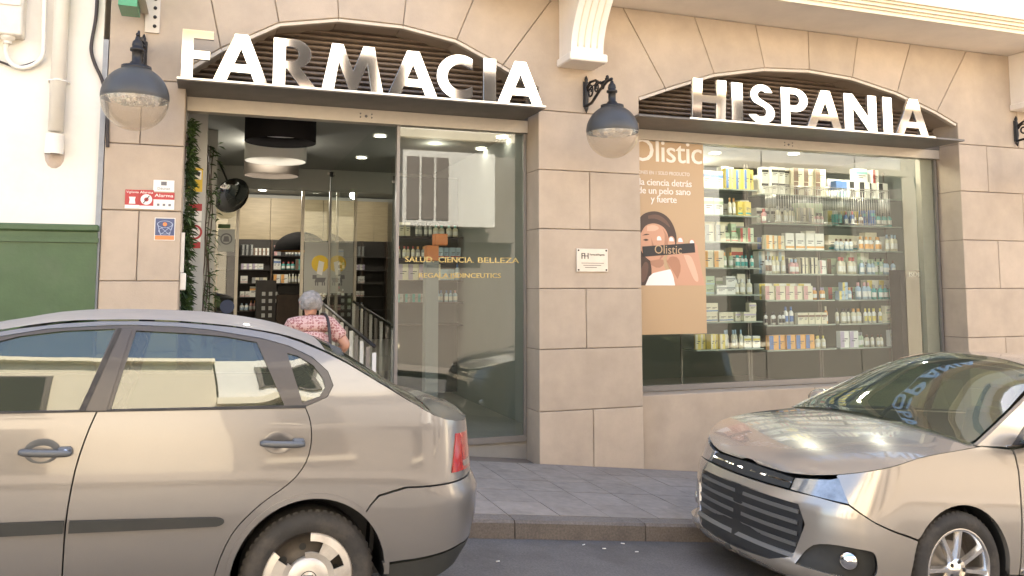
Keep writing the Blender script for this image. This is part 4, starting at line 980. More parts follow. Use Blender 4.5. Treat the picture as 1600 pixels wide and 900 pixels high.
# meter box with conduit
a = at(-60, -40, -.12); b = at(34, 56, -.12)
t = empty('meter_box', ((a.x + b.x) / 2, 0, b.z), 'beige plastic meter box on the white wall with a looping conduit', 'meter box')
MB().cbox((a.x, -.13, b.z), (b.x, .019, b.z + .55), .012).build('case', M['boxgrey'], t)
MB().cbox((a.x + .02, -.142, b.z + .24), (b.x - .015, -.131, b.z + .53), .004).build('lid', M['boxgrey'], t)
gx = at(12, 60, -.06).x
MB().lathe([(.05, .03), (.055, 0), (.05, -.025), (.03, -.03), (.03, -.06)], (gx, -.06, b.z - .0), 'z', 16).build('gland', M['pvc'], t)
lp = [(gx, -.06, b.z - .03)] + [tuple(at(px, py, -.03)) for px, py in ((8, 80), (14, 98), (30, 107), (48, 104), (62, 95), (68, 84), (68, 60), (69, 20), (70, -30))]
MB().tube(smooth_line(lp, 2), .018, 8).build('conduit', M['pvc'], t)
MB().tube(smooth_line([tuple(at(px, py, -.01)) for px, py in ((-30, 88), (0, 96), (20, 104), (40, 103), (66, 92))], 2), .010, 6).build('thin_cable', M['cable'], t)
def cable(name, pts, r, lab, y=-.01):
    q = smooth_line([tuple(at(px, py, y)) for px, py in pts], 3)
    tag(MB().tube(q, r, 8).build(name, M['cable'], loc=q[-1]), lab, 'cable')
cable('wall_cable', [(153, -40), (152, 0), (150, 30), (143, 65), (142, 82), (150, 105), (158, 120), (164, 140), (168, 170), (168, 230)], .014, 'black cable running down the edge of the white wall', -.008)

# ================================================================== CARS
class Car:
    def __init__(s, name, label, loc, rot, p):
        s.p = p; s.t = empty(name, loc, label, 'car'); s.t.rotation_euler = (0, rot, 0)
    def prof(s, z):
        p = s.p; W_ = p['W']
        if z < p['zb']: return W_ - .5 * max(0, .45 - z) ** 2 - .10 * max(0, z - .60) ** 1.5
        return W_ - .10 * max(0, p['zb'] - .6) ** 1.5 - p['tumble'] * (.72 * (z - p['zb']) + .66 * (z - p['zb']) ** 2)
    def surf(s, t, z, out=0):
        """t along the side (u) and round the corners; returns a point on the near side (y<0)"""
        p = s.p; n = p.get('n', 2.6)
        bel = 1
        u, w = t, 1 - .006 * ((t - p['um']) / 1.2) ** 2 * (1 if abs(t - p['um']) < 3 else 1)
        if t > p['ur']:
            a = min(1, (t - p['ur']) / p['lr']) * pi / 2; w = (1 - .006 * ((p['ur'] - p['um']) / 1.2) ** 2) * max(0, cos(a)) ** (2 / n); u = p['ur'] + (p['ar'] + s.bulge(p['rb'], z)) * sin(a) ** (2 / n)
        elif t < p['uf']:
            a = min(1, (p['uf'] - t) / p['lf']) * pi / 2; w = (1 - .006 * ((p['uf'] - p['um']) / 1.2) ** 2) * max(0, cos(a)) ** (2 / n); u = p['uf'] - (p['af'] + s.bulge(p['fb'], z)) * sin(a) ** (2 / n)
        y = -(s.prof(z) + out) * w
        return Vector((u, y, z))
    def bulge(s, tab, z):
        if z <= tab[0][0]: return tab[0][1]
        for (z0, b0), (z1, b1) in zip(tab, tab[1:]):
            if z <= z1: return b0 + (b1 - b0) * (z - z0) / (z1 - z0)
        return tab[-1][1]
    def t_of_u(s, u, z):
        p = s.p; n = p.get('n', 2.6)
        if u > p['ur']: return p['ur'] + math.asin(min(1, (u - p['ur']) / (p['ar'] + s.bulge(p['rb'], z))) ** (n / 2)) / (pi / 2) * p['lr']
        if u < p['uf']: return p['uf'] - math.asin(min(1, (p['uf'] - u) / (p['af'] + s.bulge(p['fb'], z))) ** (n / 2)) / (pi / 2) * p['lf']
        return u
    def ywid(s, u, z): return -s.surf(s.t_of_u(u, z), z).y
    def line(s, pts): return [(s.t_of_u(u, z), z) for u, z in pts]
    def panel(s, name, outline, m, holes=(), step=.05, gap=.003, out=0, rim=.03, both=True, parent=None, near=True, far=True, crown=None, center=False):
        """body panel cut out of the side surface; mirrored for the far side"""
        o2 = ccw(outline)
        if gap: o2 = offset_poly(dense(o2, step), gap)
        V, F, loops = tri2d(o2, [ccw(h) for h in holes], step)
        res = []
        sides = [(-1)] * near + [(1)] * (both and far)
        if center:
            mb = MB()
            for sg in (-1, 1): s._emit(mb, V, F, loops, sg, out, rim)
            return mb.build(name, m, parent or s.t, local=True, fix=False)
        for sg in sides:
            mb = MB(); s._emit(mb, V, F, loops, sg, out, rim)
            res.append(mb.build(name, m, parent or s.t, local=True, fix=False))
        return res
    def _emit(s, mb, V, F, loops, sg, out, rim):
        P = [s.surf(a, b, out) for a, b in V]
        if sg > 0: P = [Vector((p.x, -p.y, p.z)) for p in P]
        fs = []
        for f in F:
            a, b, c = (P[i] for i in f[:3]); nrm = (b - a).cross(c - a)
            want = Vector((0, sg, 0)) if True else None
            ref = (a + b + c) / 3 - Vector((s.p['um'], 0, (a.z + b.z + c.z) / 3)); 
            fs.append(f if nrm.dot(Vector((ref.x * .15, ref.y, 0))) > 0 else tuple(reversed(f)))
        mb.add(P, fs, 0, True)
        if rim:
            for L in loops:
                A = [s.surf(a, b, out) for a, b in L]; ctr = Vector((s.p['um'], 0, .6))
                B = []
                for (a, b), q in zip(L, A):
                    d = Vector((0, 1, 0)) if s.p['uf'] <= a <= s.p['ur'] else Vector(((ctr.x - q.x) * .3, -q.y, 0)).normalized()
                    B.append(q + d * rim)
                if sg > 0: A = [Vector((p.x, -p.y, p.z)) for p in A]; B = [Vector((p.x, -p.y, p.z)) for p in B]
                n = len(A); mid = lambda i: abs(A[i].y) < .003 and abs(A[(i+1) % n].y) < .003
                mb.add(A + B, [(i, (i+1) % n, n + (i+1) % n, n + i) for i in range(n) if not mid(i)], 0, True)
    def top(s, name, line, m, ny=18, edge_in=0, parent=None, rimdrop=0, pw=2.4, y_of=None):
        """line: [(u, z_edge, z_center)] lofted from side to side; curved across"""
        mb = MB(); n = ny; v = []; 
        for u, ze, zc in line:
            ye = max(.004, (y_of(u, ze) if y_of else s.ywid(u, ze)) - edge_in)
            for j in range(n + 1):
                q = -1 + 2 * j / n; q = math.copysign(abs(q) ** .8, q)
                v.append((u, ye * q, ze + (zc - ze) * (1 - abs(q) ** pw)))
        fs = []
        for i in range(len(line) - 1):
            for j in range(n): fs.append((i*(n+1)+j, (i+1)*(n+1)+j, (i+1)*(n+1)+j+1, i*(n+1)+j+1))
        mb.add(v, fs, 0, True); return mb.build(name, m, parent or s.t, local=True)
    def lathe_y(s, mb, prof, u, y, z, n=40, mi=0, smooth=True): mb.lathe([(r, h) for r, h in prof], (u, y, z), 'y', n, mi, smooth)
def interp(tab, u):
    """smooth curve through the table (monotone cubic)"""
    n = len(tab)
    if u <= tab[0][0]: return tab[0][1]
    if u >= tab[-1][0]: return tab[-1][1]
    d = [(tab[i+1][1] - tab[i][1]) / (tab[i+1][0] - tab[i][0]) for i in range(n - 1)]
    m = [d[0]] + [0 if d[i-1]*d[i] <= 0 else 2*d[i-1]*d[i]/(d[i-1] + d[i]) for i in range(1, n - 1)] + [d[-1]]
    for i in range(n - 1):
        if u <= tab[i+1][0]:
            h = tab[i+1][0] - tab[i][0]; t = (u - tab[i][0]) / h
            return (1+2*t)*(1-t)**2*tab[i][1] + t*(1-t)**2*h*m[i] + t*t*(3-2*t)*tab[i+1][1] + t*t*(t-1)*h*m[i+1]
def us(a, b, n): return [a + (b - a) * i / n for i in range(n + 1)]

def tyre(c, u, yo, z, r, rr, w, name='tyre', parent=None):
    """yo: outer face (near side, negative)"""
    mb = MB(); sg = -1 if yo < 0 else 1
    pr = [(rr, 0), (rr + .012, -.006), (rr + (r-rr)*.45, -.016), (r - .022, -.008), (r - .006, .006), (r, .022), (r, w - .022), (r - .006, w - .006), (rr, w)]
    mb.lathe([(a, yo - sg * b) for a, b in pr], (u, 0, z), 'y', 48)
    n = 56
    for k_ in range(n):                                           # tread grooves stand for blocks at the shoulder
        a = 2 * pi * k_ / n; ca, sa = cos(a), sin(a); cb, sb = cos(a + .06), sin(a + .06)
        r0, r1 = r - .012, r + .003; y0 = yo - sg * .004; y1 = yo - sg * .05
        mb.add([(u + r0*ca, y0, z + r0*sa), (u + r0*cb, y0, z + r0*sb), (u + r1*cb, y1, z + r1*sb), (u + r1*ca, y1, z + r1*sa), (u + r1*ca, y0 - sg * .012, z + r1*sa), (u + r1*cb, y0 - sg * .012, z + r1*sb)], [(0, 1, 5, 4), (4, 5, 2, 3)])
    return mb.build(name, M['rubber'], parent, local=True)

# ---------------- left car: silver beige saloon, tail to the right
PA = dict(W=.84, zb=.93, tumble=.36, um=-1.2, ur=.42, lr=.95, ar=.42, uf=-2.9, lf=.95, af=.38, n=2.7,
          rb=[(.25, -.05), (.36, .03), (.50, .06), (.62, .06), (.68, .015), (1.0, -.03)], fb=[(.22, -.06), (.35, .03), (.6, .04), (.75, -.03), (.9, -.12)])
A = Car('parked_saloon', 'dusty silver-beige saloon parked at the left, seen from its rear half', (.425, -3.0, .107), .05, PA)
rail = [(-2.02, .965), (-1.75, 1.13), (-1.5, 1.26), (-1.299, 1.318), (-1.011, 1.366), (-.698, 1.378), (-.431, 1.366), (-.292, 1.351), (-.15, 1.327), (.069, 1.243), (.265, 1.135), (.45, 1.03), (.56, .975), (.68, .95), (.80, .94)]
roofc = [(-2.05, .985), (-1.75, 1.17), (-1.5, 1.305), (-1.305, 1.352), (-1.193, 1.377), (-1.015, 1.396), (-.764, 1.404), (-.568, 1.404), (-.433, 1.396), (-.294, 1.381), (-.151, 1.357), (-.044, 1.327), (.068, 1.287), (.178, 1.233), (.265, 1.183), (.45, 1.075), (.56, 1.02), (.68, .995), (.80, .955)]
fr_o = [(-1.98, .985), (-1.72, 1.13), (-1.5, 1.23), (-1.295, 1.294), (-1.126, 1.33), (-.886, 1.353), (-.805, 1.356), (-.629, 1.355), (-.497, 1.347), (-.262, 1.315), (-.148, 1.287), (-.041, 1.240), (.032, 1.179), (.058, 1.118), (.032, 1.069), (-.062, 1.028)]
gf = [(-1.90, 1.0), (-1.68, 1.12), (-1.48, 1.21), (-1.293, 1.278), (-1.223, 1.300), (-1.066, 1.326), (-.867, 1.341), (-.961, 1.010), (-1.244, 1.003)]
gr = [(-.79, 1.336), (-.562, 1.331), (-.42, 1.322), (-.284, 1.301), (-.148, 1.028), (-.85, 1.012)]
gq = [(-.155, 1.258), (-.104, 1.246), (-.032, 1.206), (.012, 1.151), (.026, 1.11), (.001, 1.069), (-.077, 1.041)]
cutB = [(-.897, 1.009), (-.922, .929), (-.950, .805), (-.962, .683), (-.967, .56), (-.96, .375), (-.955, .27)]
cutC = [(-.062, 1.025), (-.039, .975), (-.030, .922), (-.028, .876), (-.038, .808), (-.074, .742), (-.13, .69), (-.206, .639), (-.263, .589), (-.325, .521), (-.365, .436), (-.39, .338), (-.395, .27)]
cutB, cutC = smooth_line(cutB, 1), smooth_line(cutC, 1)
def archpts(r, zc, a0, a1, n=24, cu=0): return [(cu + r*cos(radians(a0 + (a1-a0)*i/n)), zc + r*sin(radians(a0 + (a1-a0)*i/n))) for i in range(n + 1)]
arch = archpts(.328, .31, 178, 48); arch2 = archpts(.328, .31, 48, 2, 12)
pa = M['paintA']
tR, tF = PA['ur'] + PA['lr'] + .02, PA['uf'] - PA['lf'] - .02
belt = 1.009
# quarter panel with roof rail
quarter = A.line(smooth_line(rail, 1)) + [(.97, .935), (.97, .69), (.85, .685), (.40, .675), (.282, .644), (.245, .60)] + arch[::-1] + [(-.345, .30), (-.385, .27)] + cutC[::-1] + fr_o[::-1]
A.panel('body_side', quarter, pa, step=.045, gap=.0015)
A.panel('wheel_arch_lip', archpts(.352, .31, 184, -2, 30) + archpts(.330, .31, -2, 184, 30), pa, step=.03, gap=0, out=.006, rim=.02)
rd = [(-.062, 1.025)] + cutC[1:] + cutB[::-1]; A_rd = A.panel('rear_door', rd, pa, step=.05)
fd = cutB + [(-2.02, .27), (-2.08, .55), (-2.08, .80), (-2.0, .965), (-1.9, .995), (-1.244, 1.002)]; A_fd = A.panel('front_door', fd, pa, step=.06)
A.panel('sill', [(-.385, .268), (-2.05, .268), (-2.05, .18), (-.36, .18)], pa, step=.08)
# window frames, pillar trim and panes
wf = fr_o + [(-.85, 1.006), (-.961, 1.004), (-1.244, .998), (-1.9, .99)]
A.panel('window_frame', inset(wf, .001), M['pillar_trim'], holes=[inset(gf, .002), inset(gr, .002), inset(gq, .002)], step=.05, gap=0, out=.001, rim=.025)
for gg, nm in ((gf, 'front_window'), (gr, 'rear_window'), (gq, 'quarter_window')):
    A.panel(nm, inset(gg, -.004), M['carglass'], step=.07, gap=0, out=-.008, rim=0)
A.panel('door_pillar_trim', [(-.856, 1.338), (-.805, 1.338), (-.862, 1.012), (-.95, 1.012)], M['pillar_trim'], step=.05, gap=0, out=.006, rim=.01)
A.panel('rubber_seal', [(-.86, 1.342), (-.845, 1.342), (-.94, 1.010), (-.965, 1.010)], M['rubber'], step=.05, gap=0, out=.009, rim=.01)
A.panel('belt_seal', [(-1.9, .988), (-1.24, 1.000), (-.06, 1.022), (-.06, 1.034), (-.85, 1.016), (-1.24, 1.007), (-1.9, .998)], M['rubber'], step=.06, gap=0, out=.004, rim=.012)
# mouldings, one to each door
A.panel('door_moulding', smooth_line([(-.952, .541), (-.405, .541), (-.378, .547), (-.366, .560), (-.378, .573), (-.41, .580), (-.952, .588)], 1), M['trim'], step=.03, gap=0, out=.014, rim=.016)
A.panel('door_moulding', [(-.972, .541), (-2.0, .535), (-2.03, .57), (-2.0, .594), (-.972, .5885)], M['trim'], step=.04, gap=0, out=.014, rim=.016)
def door_handle(car, ua, ub, z, lock, out=.0):
    uc = (ua + ub) / 2; L_ = ub - ua; car_paint = M['paintA'] if car is A else M['paintB']
    for sg in (-1, 1):
        y = sg * (car.prof(z) + out)
        h = MB()
        n = 12; pts = [(ua + L_ * i / n, y + sg * (.012 + .030 * sin(pi * (.06 + .88 * i / n)) ** .6), z - .0005 * i) for i in range(n + 1)]
        h.tube(pts, [.011] + [.0145] * (n - 1) + [.011], 8)
        h.cbox((ub - .05, min(y, y + sg * .03), z - .018), (ub + .002, max(y, y + sg * .03), z + .018), .008)
        hd = h.build('door_handle', M['handle'], car.t, local=True)
        cup = MB().lathe([(.052, .003), (.047, .004), (.03, -.001), (0, -.004)], (0, 0, 0), 'y', 24, sx=1.25)
        cup.v = [(uc - .015 + a, y + sg * b, z + c * .95) for a, b, c in cup.v]
        cup.build('handle_cup', M['handle'] if lock else car_paint, hd, local=True)
        if lock:
            lk = MB().lathe([(0, .034), (.010, .034), (.011, .028)], (0, 0, 0), 'y', 14); lk.v = [(ub - .02 + a, y + sg * b, z + c) for a, b, c in lk.v]; lk.build('lock', M['chrome'], hd, local=True)
door_handle(A, -1.153, -.972, .857, True); door_handle(A, -.245, -.063, .880, False)
# bumpers
rbp = [(.245, .598), (.284, .640), (.41, .672), (.85, .682), (tR, .69), (tR, .385), (.75, .385), (.325, .345)] + arch2[::-1]
A.panel('fuel_flap', archpts(.075, .80, 0, 350, 22, .30), pa, step=.03, gap=0, out=.0015, rim=.004, near=False)
A.panel('rear_bumper', rbp, pa, step=.045, center=True, out=.003)
A.panel('bumper_valance', [(.325, .335), (.75, .378), (tR, .378), (tR, .29), (.75, .27), (.36, .22)], M['trim'], step=.05, center=True, out=-.006)
A.panel('boot_panel', [(.974, .70), (tR, .70), (tR, .936), (.974, .936)], pa, step=.05, center=True, gap=.002, out=.002)
for sg in (-1, 1):
    pass
A.panel('tail_lamp', [(.66, .72), (1.08, .715), (1.08, .89), (.72, .90)], M['red_lens'], step=.04, out=.008)
A.panel('reversing_lamp', [(.80, .735), (1.06, .73), (1.06, .765), (.80, .77)], M['headlens'], step=.04, out=.012)
farch = archpts(.328, .31, 178, 2, 24, -2.46)
bonA = [(-2.03, .958), (-2.5, .885), (-2.9, .79), (-3.1, .73), (-3.2, .70)]
A.panel('front_wing', [(-2.09, .268), (-2.09, .80), (-2.02, .955)] + A.line(bonA) + [(-3.25, .60), (-2.83, .58)] + farch + [(-2.10, .268)], pa, step=.06)
A.panel('front_bumper', [(-2.815, .57), (-3.2, .59), (tF, .695), (tF, .22), (-2.82, .22), (-2.80, .32)], pa, step=.06, center=True)
A.panel('headlamp', [(-3.17, .61), (-3.6, .61), (-3.6, .70), (-3.17, .70)], M['chrome'], step=.05, out=.004)
# roof, screens, bonnet, boot lid
A.top('roof', [(u, interp(rail, u) + .004, interp(roofc, u)) for u in us(-1.42, .02, 26)], M['dust'], edge_in=.004)
A.top('rear_screen', [(u, interp(rail, u) + .004, interp(roofc, u)) for u in us(.03, .53, 10)], M['carglass'], edge_in=.05)
A.top('windscreen', [(u, interp(rail, u) + .004, interp(roofc, u)) for u in us(-2.02, -1.43, 10)], M['carglass'], edge_in=.03)
tipA = lambda z: PA['ur'] + PA['ar'] + A.bulge(PA['rb'], z) - .0005
A.top('boot_lid', [(u, interp(rail, u), interp(roofc, u)) for u in us(.54, .72, 5) + [.72 + (tipA(.94) - .72) * sin(pi / 2 * i / 8) for i in range(1, 9)]], pa, edge_in=.002)
tfA = lambda z: PA['uf'] - PA['af'] - A.bulge(PA['fb'], z) + .0005
bl_ = [(u, interp(sorted(bonA), u), interp([(-3.25, .72), (-3.1, .80), (-2.9, .86), (-2.5, .94), (-2.03, .985)], u)) for u in [-3.0 - (-3.0 - tfA(.70)) * sin(pi/2*i/8) for i in range(8, -1, -1)] + us(-2.9, -2.03, 10)]
A.top('bonnet', bl_, pa, edge_in=.002)
# C-pillar wedge between side and rear screen
for sg in (-1, 1):
    mb = MB(); v = []; L2 = us(.02, .56, 10)
    for u in L2:
        ze = interp(rail, u) + .004; ye = A.ywid(u, ze); zc = interp(roofc, u)
        for j in range(4):
            q = 1 - j / 3 * .075; v.append((u, sg * ye * q, ze + (zc - ze) * (1 - q ** 2.4)))
    mb.add(v, [(i*4+j, (i+1)*4+j, (i+1)*4+j+1, i*4+j+1) for i in range(len(L2)-1) for j in range(3)], 0, True); mb.build('rear_pillar', pa, A.t, local=True)
# underbody, interior
ub = MB().box((-2.05, -.70, .16), (-.42, .70, .30)).box((-.42, -.5, .2), (.5, .5, .34)).box((-3.2, -.55, .2), (-2.05, .55, .34)); ub.box((-2.0, -.76, .30), (-1.98, .76, .9)); ub.box((.30, -.6, .34), (.32, .6, .9)); ub.build('underbody', M['black'], A.t, local=True)
def seats(car, rows, zseat):
    for u, ys in rows:
        for y in ys:
            st = MB().cbox((u - .28, y - .24, zseat - .1), (u + .22, y + .24, zseat + .08), .04)
            o = st.build('seat', M['seat'], car.t, local=True)
            bk = MB().cbox((-.07, -.23, 0), (.07, .23, .56), .05); R = Matrix.Rotation(radians(16), 3, 'Y'); bk.v = [tuple(R @ Vector(v_) + Vector((u + .2, y, zseat + .04))) for v_ in bk.v]; bk.build('backrest', M['seat'], o, local=True)
            hr = MB().cbox((-.05, -.13, .58), (.05, .13, .76), .035); hr.v = [tuple(R @ Vector(v_) + Vector((u + .2, y, zseat + .04))) for v_ in hr.v]; hr.build('headrest', M['seat'], o, local=True)
seats(A, ((-1.25, (-.36, .36)), (-.30, (-.38, .0, .38))), .50)
MB().cbox((.02, -.60, .85), (.32, .60, .92), .02).build('parcel_shelf', M['seat'], A.t, local=True)
MB().cbox((-2.0, -.66, .72), (-1.72, .66, .94), .05).build('dashboard', M['seat'], A.t, local=True)
sw = MB(); pts = [(-1.62 + .06*sin(a_) , .36 + .18*cos(a_), .88 + .17*sin(a_)) for a_ in [2*pi*i/20 for i in range(20)]]; sw.tube(pts, .015, 8, closed=True); sw.build('steering_wheel', M['black'], A.t, local=True)
# wheels
def hub_wheel(car, u, sg, z, r, rr, broken):
    yo = sg * (car.p['W'] - .045)
    t = tyre(car, u, yo, z, r, rr, .185, 'wheel', car.t)
    st = MB(); car.lathe_y(st, [(rr, yo - sg*.0), (rr - .012, yo - sg*.02), (rr - .03, yo - sg*.06), (.10, yo - sg*.055), (.05, yo - sg*.02), (0, yo - sg*.02)], u, 0, z, 36)
    st.build('rim', M['wheel_steel'], t, local=True)
    for k_ in range(8):
        a_ = 2*pi*k_/8 + .2; e = MB().lathe([(0, yo - sg*.053), (.016, yo - sg*.053)], (u + .125*cos(a_), 0, z + .125*sin(a_)), 'y', 10); e.build('wheel_hole', M['black'], t, local=True)
    hc = MB()
    # centre dome and outer ring, then wide spokes; one sector is broken out
    hc.lathe([(0, yo + sg*.012), (.05, yo + sg*.010), (.085, yo + sg*.002), (.092, yo - sg*.012)], (u, 0, z), 'y', 32)
    # plate with seven small windows; the part over one of them is broken away
    N_ = 140; rings = ((.088, yo + sg*.000), (.114, yo + sg*.007), (.160, yo + sg*.006), (.186, yo - sg*.002), (.197, yo - sg*.014))
    P = [(u + rq*cos(2*pi*i/N_), yq_, z + rq*sin(2*pi*i/N_)) for i in range(N_) for rq, yq_ in rings]; F_ = []
    for i in range(N_):
        a_ = (i + .5) / N_ * 360; off = min(abs((a_ - (28 + 51.43*k_) + 180) % 360 - 180) for k_ in range(7))
        for j in range(4):
            if (90 if j else 101) < a_ < (141 if j != 1 else 146): continue
            if j == 1 and off < 9.5: continue
            l = (i + 1) % N_; F_.append((i*5+j, l*5+j, l*5+j+1, i*5+j+1))
    hc.add(P, F_, 0, False)
    o = hc.build('hubcap', M['hubcap'], t, local=True)
    sm = o.modifiers.new('thickness', 'SOLIDIFY'); sm.thickness = .008; sm.offset = 0
    e = MB().lathe([(.040, yo + sg*.0125), (.036, yo + sg*.016), (.031, yo + sg*.0125)], (u, 0, z), 'y', 24); e.build('hub_badge', M['trim'], t, local=True)
    b = MB().prism([(u-.022, z-.020), (u+.020, z-.020), (u+.024, z-.008), (u-.004, z-.006), (u+.024, z+.006), (u+.02, z+.020), (u-.020, z+.020), (u-.024, z+.008), (u+.004, z+.004), (u-.024, z-.006)], yo + sg*.0165, yo + sg*.0125); b.build('hub_emblem', M['chrome'], t, local=True)
    return t
for u in (0, -2.46):
    for sg in (-1, 1): hub_wheel(A, u, sg, .29, .287, .197, 1)
for u in (0, -2.46):
    for sg in (-1, 1):
        wl = MB(); P = []
        for i in range(25):
            a_ = radians(-8 + 196 * i / 24)
            for yy in (sg*(PA['W'] - .03), sg*.50): P.append((u + .335*cos(a_), yy, .31 + .335*sin(a_)))
        wl.add(P, [(i*2, i*2+1, i*2+3, i*2+2) for i in range(24)], 0, True); wl.box((u - .33, min(sg*.49, sg*.5), .2), (u + .33, max(sg*.49, sg*.5), .64)); wl.build('wheel_housing', M['black'], A.t, local=True)
MB().tube([(-1.35, -.25, 1.40), (-1.33, -.25, 1.55)], .004, 6).build('aerial', M['black'], A.t, local=True) if False else None

# ---------------- right car: pale gold car, nose to the left
PB = dict(W=.885, zb=.98, tumble=.40, um=1.2, ur=2.75, lr=1.0, ar=.75, uf=-.42, lf=1.0, af=.50, n=2.5,
          rb=[(.25, -.1), (.4, .0), (.65, .02), (.8, -.05), (1.1, -.15)], fb=[(.17, -.03), (.22, .035), (.27, .045), (.33, .0), (.50, .0), (.62, -.01), (.80, -.10), (.95, -.2)])
B = Car('parked_car', 'pale gold car with alloy wheels parked at the right, facing left', (4.07, -3.0, -.285), .10, PB)
pb_ = M['paintB']
railB = [(.12, 1.03), (.49, 1.235), (.85, 1.43), (1.1, 1.505), (1.6, 1.54), (2.2, 1.52), (2.7, 1.44), (3.1, 1.25), (3.4, 1.07)]
roofB = [(-.1, 1.04), (.12, 1.10), (.40, 1.28), (.80, 1.51), (1.05, 1.58), (1.6, 1.61), (2.2, 1.59), (2.7, 1.51), (3.1, 1.32), (3.45, 1.11)]
archB = archpts(.365, .33, 178, 2); tRB, tFB = PB['ur'] + PB['lr'] + .02, PB['uf'] - PB['lf'] - .02
bonB = [(.16, 1.03), (0, 1.005), (-.3, .955), (-.52, .89), (-.68, .825), (-.78, .775), (-.83, .75)]
zT = .75; tipB = PB['uf'] - PB['af'] - B.bulge(PB['fb'], zT) + .0005
tN = B.t_of_u(-.72, .81)
B.panel('front_wing', [(.445, .30), (.445, .62), (.43, .90), (.40, 1.02), (.16, 1.03)] + B.line([(u_, interp(sorted(bonB), u_)) for u_ in us(.10, -.72, 14)]) + [(tN, .795), (-.80, .66), (-.62, .585), (-.334, .502)] + [q for q in archB if q[0] > -.322] + [(.37, .30)], pb_, step=.045)
# bumper with fog lamp recess and lower grille
fog = smooth_line([(-1.05, .275), (-.62, .265), (-.575, .30), (-.60, .42), (-.66, .435), (-.95, .43), (-1.04, .35), (-1.05, .275)], 2)
gl_lo = [(-1.15, .30), (tFB, .28), (tFB, .53), (-1.10, .53), (-1.08, .47)]
bump = [(-.336, .496), (-.61, .579), (-.80, .655), (-1.0, .665), (-1.22, .66), (tFB, .655), (tFB, .60), (-1.09, .60), (-1.04, .50), (-1.10, .30), (-1.2, .255), (tFB, .235), (tFB, .17), (-.9, .18), (-.42, .20), (-.372, .22), (-.367, .33), (-.354, .43)]
B.panel('front_bumper', bump, pb_, holes=[fog], step=.035, center=True, gap=.002, out=.002)
B.panel('bumper_grille', [(-1.03, .245), (tFB, .23), (tFB, .61), (-1.02, .61)], M['black'], step=.06, center=True, out=-.06, rim=0)
for k_ in range(5):
    z = .30 + k_ * .062
    B.panel('grille_slat', [(-1.085, z), (tFB, z), (tFB, z + .022), (-1.085 + .0, z + .022)], M['slat'], step=.05, center=True, gap=0, out=.004, rim=.05)
B.panel('fog_recess', inset(fog, -.03), M['trim'], step=.05, gap=0, out=-.05, rim=0)
for sg in (-1, 1):
    q = B.surf(-.76, .36); y = q.y * -sg; n_ = Vector((-.75, .62 * sg, 0)).normalized()
    mb = MB().lathe([(.048, 0), (.05, .03), (.042, .045), (.02, .052), (0, .054)], (0, 0, 0), 'z', 20); Rq = Vector((-.8, (.6 if q.y * -sg > 0 else -.6), 0)).normalized().to_track_quat('Z', 'Y').to_matrix()
    c_ = Vector((q.x + .02, y * .965, .36)); mb.v = [tuple(c_ + Rq @ Vector(v_)) for v_ in mb.v]; mb.build('fog_lamp', M['chrome'], B.t, local=True)
    bl = MB().tube([c_ + Vector((.0, 0, -.07)) + Rq @ Vector((0, 0, .03)), c_ + Vector((-.10, -y * .08, -.065))], .01, 6)
B.panel('headlamp', [(-.80, .662), (-1.16, .668), (-1.16, .735), (tN - .03, .772), (tN + .02, .79)], M['headlens'], step=.035, out=.002, gap=.002)
B.panel('upper_grille', [(-1.165, .668), (tFB, .662), (tFB, .745), (-1.165, .735)], M['trim'], step=.05, center=True, out=.002)
B.panel('grille_bar', [(-1.165, .70), (tFB, .695), (tFB, .71), (-1.165, .713)], M['chrome'], step=.05, center=True, out=.010, rim=.012)
dA = [(.45, .30), (.452, .62), (.437, .90), (.41, 1.02), (.55, 1.045), (1.45, 1.07), (1.52, .9), (1.53, .30)]
B_fd = B.panel('front_door', dA, pb_, step=.06)
dB = [(1.535, .30), (1.525, .9), (1.455, 1.07), (2.3, 1.085), (2.38, .9), (2.3, .62), (2.27, .30)]
B.panel('rear_door', dB, pb_, step=.06)
rarch = archpts(.365, .33, 178, 2, 24, 2.68)
gfB = [(.64, 1.078), (.92, 1.325), (1.09, 1.425), (1.28, 1.462), (1.43, 1.47), (1.44, 1.095)]; grB = [(1.51, 1.47), (2.1, 1.45), (2.42, 1.36), (2.35, 1.105), (1.51, 1.095)]; gtB = [(.47, 1.06), (.59, 1.073), (.86, 1.31), (.72, 1.235)]
frB = [(.40, 1.035), (.58, 1.175), (.90, 1.38), (1.13, 1.465), (1.6, 1.50), (2.2, 1.48), (2.65, 1.39), (2.9, 1.20), (2.7, 1.11), (2.3, 1.09), (1.45, 1.075), (.5, 1.045)]
B.panel('body_side', smooth_line(railB, 1)+ [(tRB, 1.0), (tRB, .62), (3.1, .60)] + rarch[::-1] + [(2.31, .30), (2.275, .30), (2.305, .62), (2.385, .9), (2.31, 1.09)] + [frB[9], frB[8], frB[7], frB[6], frB[5], frB[4], frB[3], frB[2], frB[1], frB[0]] + [(.38, 1.03), (.16, 1.03)], pb_, step=.05)
B.panel('window_frame', frB, M['pillar_trim'], holes=[gfB, grB, gtB], step=.05, gap=0, out=.001, rim=.02)
for gg, nm in ((gfB, 'front_window'), (grB, 'rear_window'), (gtB, 'quarter_window')): B.panel(nm, inset(gg, -.004), M['carglass'], step=.07, gap=0, out=-.008, rim=0)
B.panel('window_chrome', [(.36, 1.028), (.55, 1.052), (1.45, 1.078), (2.3, 1.094), (2.3, 1.105), (1.45, 1.088), (.55, 1.062), (.36, 1.04)], M['chrome'], step=.06, gap=0, out=.006, rim=.01)
B.panel('sill', [(.40, .295), (2.30, .295), (2.28, .18), (.42, .18)], M['paintB'], step=.08)
B.panel('sill_chrome', [(.46, .315), (1.5, .315), (1.5, .335), (.46, .335)], M['chrome'], step=.06, gap=0, out=.010, rim=.012)
